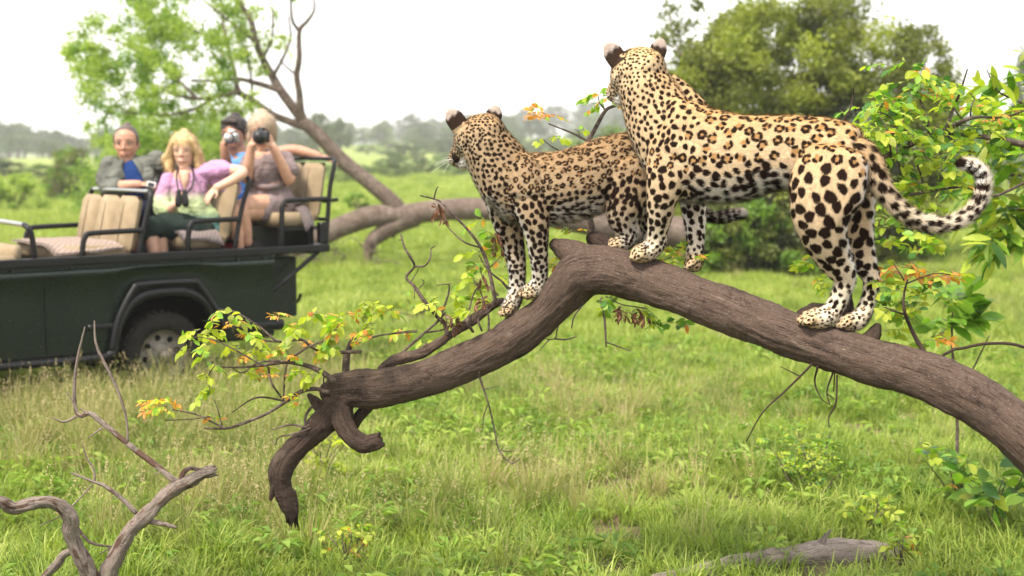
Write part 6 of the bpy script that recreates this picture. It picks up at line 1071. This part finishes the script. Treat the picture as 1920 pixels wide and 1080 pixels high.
# ================================================================ leafy shrubs at the right
def twigs(t, base, paths, Y, mat, dj=.05, seed=0, name='branch'):
    for k, (p, r0, r1) in enumerate(paths):
        rr = random.Random(seed + k); n = len(p); Buf().tube([P(a, b, Y + (rr.gauss(0, dj) if i else 0)) for i, (a, b) in enumerate(p)], [M(r0 + (r1 - r0)*i/(n-1), Y) for i in range(n)], 8, 5).build(name, mat, t, True, base)
def z1(*pts): return [Z1(*p) for p in pts]
def leafy_shrub():
    Y = 5.95; base = P(2080, 1000, Y); base.z = 0; t = empty('leafy_shrub', base); tag(t, 'leafy green shrub with oval leaves behind the curled tail of the larger leopard', 'shrub')
    W = TWIG
    twigs(t, base, [([(2085, 1112), (2075, 800), (2060, 520), (2010, 330), (1970, 285), (1920, 271), *z1((800, 535), (680, 520), (560, 510))], 14, 3), (z1((560, 508), (500, 527), (420, 560), (330, 600), (255, 635), (180, 660)), 6, 5), (z1((540, 512), (620, 475), (690, 440), (750, 430), (860, 432), (972, 400)), 5, 1.5), (z1((580, 485), (610, 400), (650, 300), (685, 190)), 4, 1.4), (z1((620, 385), (640, 420), (665, 442)), 2.2, 1.5), (z1((495, 520), (480, 440), (450, 355), (430, 300)), 3, 1.4), (z1((740, 805), (660, 785), (560, 795), (480, 810), (395, 825)), 2, 3), (z1((410, 595), (430, 670), (455, 740), (455, 810)), 2, 2), (z1((310, 480), (335, 640), (355, 800)), 1.8, 2), (z1((590, 530), (640, 570), (700, 605), (740, 605)), 2.4, 1.2), (z1((650, 470), (760, 480)), 1.6, .8), (z1((300, 620), (280, 500), (240, 430)), 2, 1), (z1((700, 440), (705, 380), (720, 340), (700, 310)), 1.8, .9), (z1((800, 535), (840, 560), (880, 600)), 1.6, .8), (z1((740, 805), (820, 830), (900, 800), (980, 760)), 2, 3), (z1((980, 760), (1100, 780), (1250, 900)), 3, 6), (z1((400, 570), (330, 480), (280, 420), (200, 400)), 2.4, 1)], Y, W, seed=200)
    f = Foliage(t, base, LEAF_SH, 8); w = [.55, .36, .03, 0, .06]; w2 = [.25, .5, .03, 0, .22]
    r = random.Random(5)
    for (x, y, n, ww) in [(1605, 232, 3, w), (1620, 245, 3, w), (1640, 215, 4, w), (1655, 245, 4, w), (1625, 205, 3, w), (1660, 200, 3, w2), (1680, 225, 4, w), (1700, 160, 4, w2), (1685, 185, 4, w2), (1725, 150, 4, w2), (1745, 170, 4, w2), (1760, 150, 3, w2), (1770, 190, 3, w2), (1720, 210, 4, w2), (1705, 245, 4, w), (1740, 235, 3, w2), (1640, 265, 3, w), (1680, 265, 4, w2), (1720, 260, 3, w), (1665, 300, 3, w), (1690, 320, 4, w), (1715, 340, 4, w), (1740, 300, 3, w), (1765, 270, 3, w), (1780, 300, 4, w), (1795, 320, 3, w), (1800, 245, 4, w), (1820, 225, 3, w), (1845, 240, 4, w), (1870, 215, 4, w), (1890, 235, 4, w), (1830, 280, 3, w2), (1850, 265, 3, w2), (1880, 280, 3, w2), (1905, 220, 3, w), (1650, 390, 4, w), (1670, 420, 4, w), (1695, 405, 3, w), (1710, 440, 3, w), (1740, 450, 4, w), (1690, 450, 3, w), (1760, 400, 2, w), (1730, 375, 3, w), (1640, 340, 3, w), (1775, 235, 3, w), (1590, 225, 2, w), (1655, 170, 3, w2), (1810, 190, 3, w), (1840, 190, 3, w), (1690, 130, 2, w2), (1735, 120, 2, w2), (1750, 345, 3, w), (1700, 365, 3, w), (1680, 345, 3, w), (1775, 335, 3, w), (1660, 275, 3, w2), (1800, 280, 3, w)]:
        f.cluster(x, y, Y + r.gauss(0, .1), n, 20, .09, 3, .047, ww, .7)
    for (x, y) in [(1720, 180), (1735, 175), (1890, 215), (1705, 350), (1860, 225)]: f.cluster(x, y, Y - .05, 2, 8, .05, 4, .026, [.1, .1, .8, 0, 0], .4)
    f.finish(W)
leafy_shrub()
LONG_SH = [leaf_mesh(LEAFM[1], .3, .12), leaf_mesh(LEAFM[0], .3, .12), leaf_mesh(LEAFM[4], .32, .12)]
def long_leaf_tree():
    Y = 7.0; base = P(2060, 900, Y); base.z = 0; t = empty('long_leaved_tree', base); tag(t, 'young tree with long drooping pointed leaves beside the tail tip', 'tree')
    twigs(t, base, [([(2060, 985), (2050, 700), (2010, 480), (1980, 300), (1950, 180)], 12, 3), ([(2020, 520), (1960, 480), (1900, 460), (1850, 440)], 4, 1.2), ([(1990, 340), (1940, 330), (1880, 330), (1830, 345)], 4, 1.2), ([(1960, 220), (1910, 190), (1870, 170), (1850, 130)], 3, 1), ([(1955, 190), (1940, 130), (1915, 120)], 2.6, 1), ([(1985, 310), (1930, 260), (1870, 250), (1840, 230)], 3, 1), ([(2000, 430), (1940, 400), (1890, 390)], 3, 1)], Y, TWIG, seed=300)
    f = Foliage(t, base, LONG_SH, 9)
    for (x, y, n) in [(1850, 130, 3), (1870, 170, 3), (1910, 190, 4), (1915, 125, 3), (1840, 235, 3), (1880, 250, 4), (1910, 260, 4), (1835, 345, 3), (1880, 335, 4), (1910, 330, 4), (1900, 390, 4), (1860, 400, 3), (1880, 440, 3), (1910, 450, 4), (1850, 445, 3), (1895, 480, 3), (1915, 300, 4), (1870, 290, 3), (1940, 200, 4), (1950, 380, 4), (1900, 220, 3), (1870, 365, 3), (1915, 410, 4), (1895, 160, 3)]:
        f.cluster(x, y, Y + f.r.gauss(0, .1), n, 22, .16, 4, .15, [.5, .38, .12], .9, .9, False)
    f.finish(TWIG)
long_leaf_tree()
def sapling():
    t, base = BOUGH; Y = 5.0      # shoots growing from the bough itself
    twigs(t, base, [([(1745, 690), (1738, 668), Z2(570, 480), Z2(530, 400), Z2(505, 330), Z2(505, 260), Z2(520, 200)], 6, 1.6), ([Z2(505, 350), Z2(460, 335), Z2(420, 320)], 2, 1), ([Z2(515, 215), Z2(580, 190), Z2(640, 170), Z2(710, 175)], 1.6, .8), ([Z2(505, 200), Z2(480, 160), Z2(455, 120)], 1.6, .8), ([(1770, 665), (1790, 655), (1804, 653), (1855, 644), (1920, 651), (1990, 700)], 3, 3), ([(1765, 705), (1762, 680), (1770, 665)], 3, 2.6)], Y - .14, BARK_DK, .02, 400, 'twig')
    f = Foliage(t, base, LEAF_SH, 10)
    for (x, y, n, w) in [(1685, 545, 3, [.2, .3, 0, 0, .5]), (1700, 565, 3, [.2, .3, 0, 0, .5]), (1665, 560, 2, [.2, .3, 0, 0, .5]), (1730, 560, 3, [.2, .3, 0, 0, .5]), (1745, 545, 3, [.2, .3, 0, 0, .5]), (1660, 530, 2, [.6, .3, .1, 0, 0]), (1720, 515, 3, [.2, 0, .8, 0, 0]), (1750, 512, 4, [.3, 0, .7, 0, 0]), (1775, 515, 3, [.4, 0, .6, 0, 0]), (1685, 500, 3, [.3, .1, .6, 0, 0]), (1670, 510, 2, [.3, .1, .6, 0, 0]), (1755, 630, 3, [.2, .1, .7, 0, 0]), (1740, 640, 2, [.3, .4, .3, 0, 0]), (1690, 590, 3, [.6, .4, 0, 0, 0]), (1770, 560, 2, [.5, .5, 0, 0, 0]), (1720, 600, 2, [.3, .6, 0, 0, .1]), (1670, 585, 2, [.7, .3, 0, 0, 0]), (1660, 620, 2, [.7, .3, 0, 0, 0])]:
        f.cluster(x, y, Y, n, 10, .055, 3, .04, w, .4)
    f.finish(TWIG, 50)
    Y = 7.4; base = P(1790, 900, Y); base.z = 0; t = empty('broad_leaved_plant', base); tag(t, 'soft broad-leaved green plant standing in the meadow behind the bough', 'plant')
    twigs(t, base, [([(1790, 945), (1795, 800), (1785, 640), (1788, 560)], 4, 1.5), ([(1792, 760), (1840, 660), (1855, 630)], 2, 1)], Y, TWIG, .03, 420); f = Foliage(t, base, [leaf_mesh(LEAFM[1], .55)], 11)
    for (x, y) in [(1785, 545), (1800, 560), (1770, 580), (1790, 590), (1810, 600), (1765, 610), (1825, 575), (1780, 620)]: f.cluster(x, y, Y, 2, 10, .08, 2, .14, [1], .3, 1.2)
    f.finish(TWIG)
sapling()
def small_plants():
    # thin thorny bush in the grass
    base = on_ground(1525, 935); Y = base.y; t = empty('thorn_bush', base); tag(t, 'sparse thin-stemmed bush with tiny leaves in the grass below the bough', 'bush'); r = random.Random(3); f = Foliage(t, base, [leaf_mesh(LEAFM[0], .6), leaf_mesh(LEAFM[1], .6), leaf_mesh(LEAFM[4], .6)], 12)
    for k in range(16):
        x, y = 1525 + r.gauss(0, 8), 935; p = [(x, y)]; dx = r.uniform(-16, 14)*(1 + .3*(k % 3)); dy = r.uniform(-40, -18)
        for q in range(4): x += dx + r.gauss(0, 7); y += dy*r.uniform(.5, 1.2); p.append((x, y))
        twigs(t, base, [(p, 2.0, .7)], Y + r.gauss(0, .12), TWIG, .06, 500 + k)
        for q in p[1:]: f.cluster(q[0], q[1], Y + r.gauss(0, .1), 3, 16, .07, 3, .026, [.5, .35, .15], .3, 1)
    f.finish(TWIG)
    def plant(name, px, py, h, n, size, w, label, seed, spread=20, shapes=None):
        base = on_ground(px, py); Y = base.y; t = empty(name, base); tag(t, label, 'plant'); r = random.Random(seed); f = Foliage(t, base, shapes or LEAF_SH, seed)
        for k in range(n):
            ex, ey = px + r.gauss(0, spread), py - h*r.uniform(.5, 1); twigs(t, base, [([(px + r.gauss(0, 3), py), ((px + ex)/2 + r.gauss(0, 4), (py + ey)/2 - h*.1), (ex, ey)], 1.8, .8)], Y, TWIG, .04, seed*10 + k, 'stem'); f.cluster(ex, ey, Y, 2, spread*.5, size*1.3, 2, size, w, .4, 1)
            f.cluster((px + ex)/2, (py + ey)/2, Y, 1, spread*.5, size*1.2, 2, size, w, .4, 1)
        f.finish(TWIG)
    plant('yellow_weed', 1645, 1000, 60, 6, .05, [.85, .15, 0, 0, 0], 'small yellow-green weed beside the grey log', 21)
    plant('yellow_weed', 605, 915, 90, 9, .05, [.8, .2, 0, 0, 0], 'yellow-green weed in the grass beside the broken hanging limb', 22, 30)
    plant('broad_leaf_weed', 1865, 1010, 150, 6, .10, [.1, .6, .0, 0, .3], 'broad-leaved dark green weed in the long grass below the bough butt', 23, 30)
    plant('broad_leaf_weed', 1800, 960, 110, 6, .07, [.3, .5, .05, 0, .15], 'leafy weed with yellow top leaves near the dark broad-leaved weed', 24, 26)
    plant('orange_weed', 650, 1060, 70, 7, .035, [.55, .2, .25, 0, 0], 'small weed with orange-tinted tips in the short grass of the foreground', 25, 26)
    plant('orange_weed', 1690, 1062, 55, 5, .04, [.6, .2, .2, 0, 0], 'small yellow weed with orange tips at the broken end of the grey log', 26, 14)
    plant('green_weed', 790, 600, 40, 7, .05, [.5, .5, 0, 0, 0], 'low green weed in the meadow beyond the side branch of the bough', 27, 30)
small_plants()
# ================================================================ haze
def haze():
    b = Buf(); b.box((-620, -28, -1.5), (620, 960, 45)); m = bpy.data.materials.new('haze'); m.use_nodes = True; t = m.node_tree; t.nodes.clear()
    o = t.nodes.new('ShaderNodeOutputMaterial'); v = t.nodes.new('ShaderNodeVolumePrincipled'); v.inputs['Color'].default_value = (1, 1, 1, 1); v.inputs['Density'].default_value = 0.0007; v.inputs['Anisotropy'].default_value = 0.0
    t.links.new(v.outputs[0], o.inputs['Volume']); ob = b.build('haze', m, None, False); tag(ob, kind='stuff'); ob['label'] = 'pale morning haze lying over the whole meadow'; ob['category'] = 'haze'
haze()
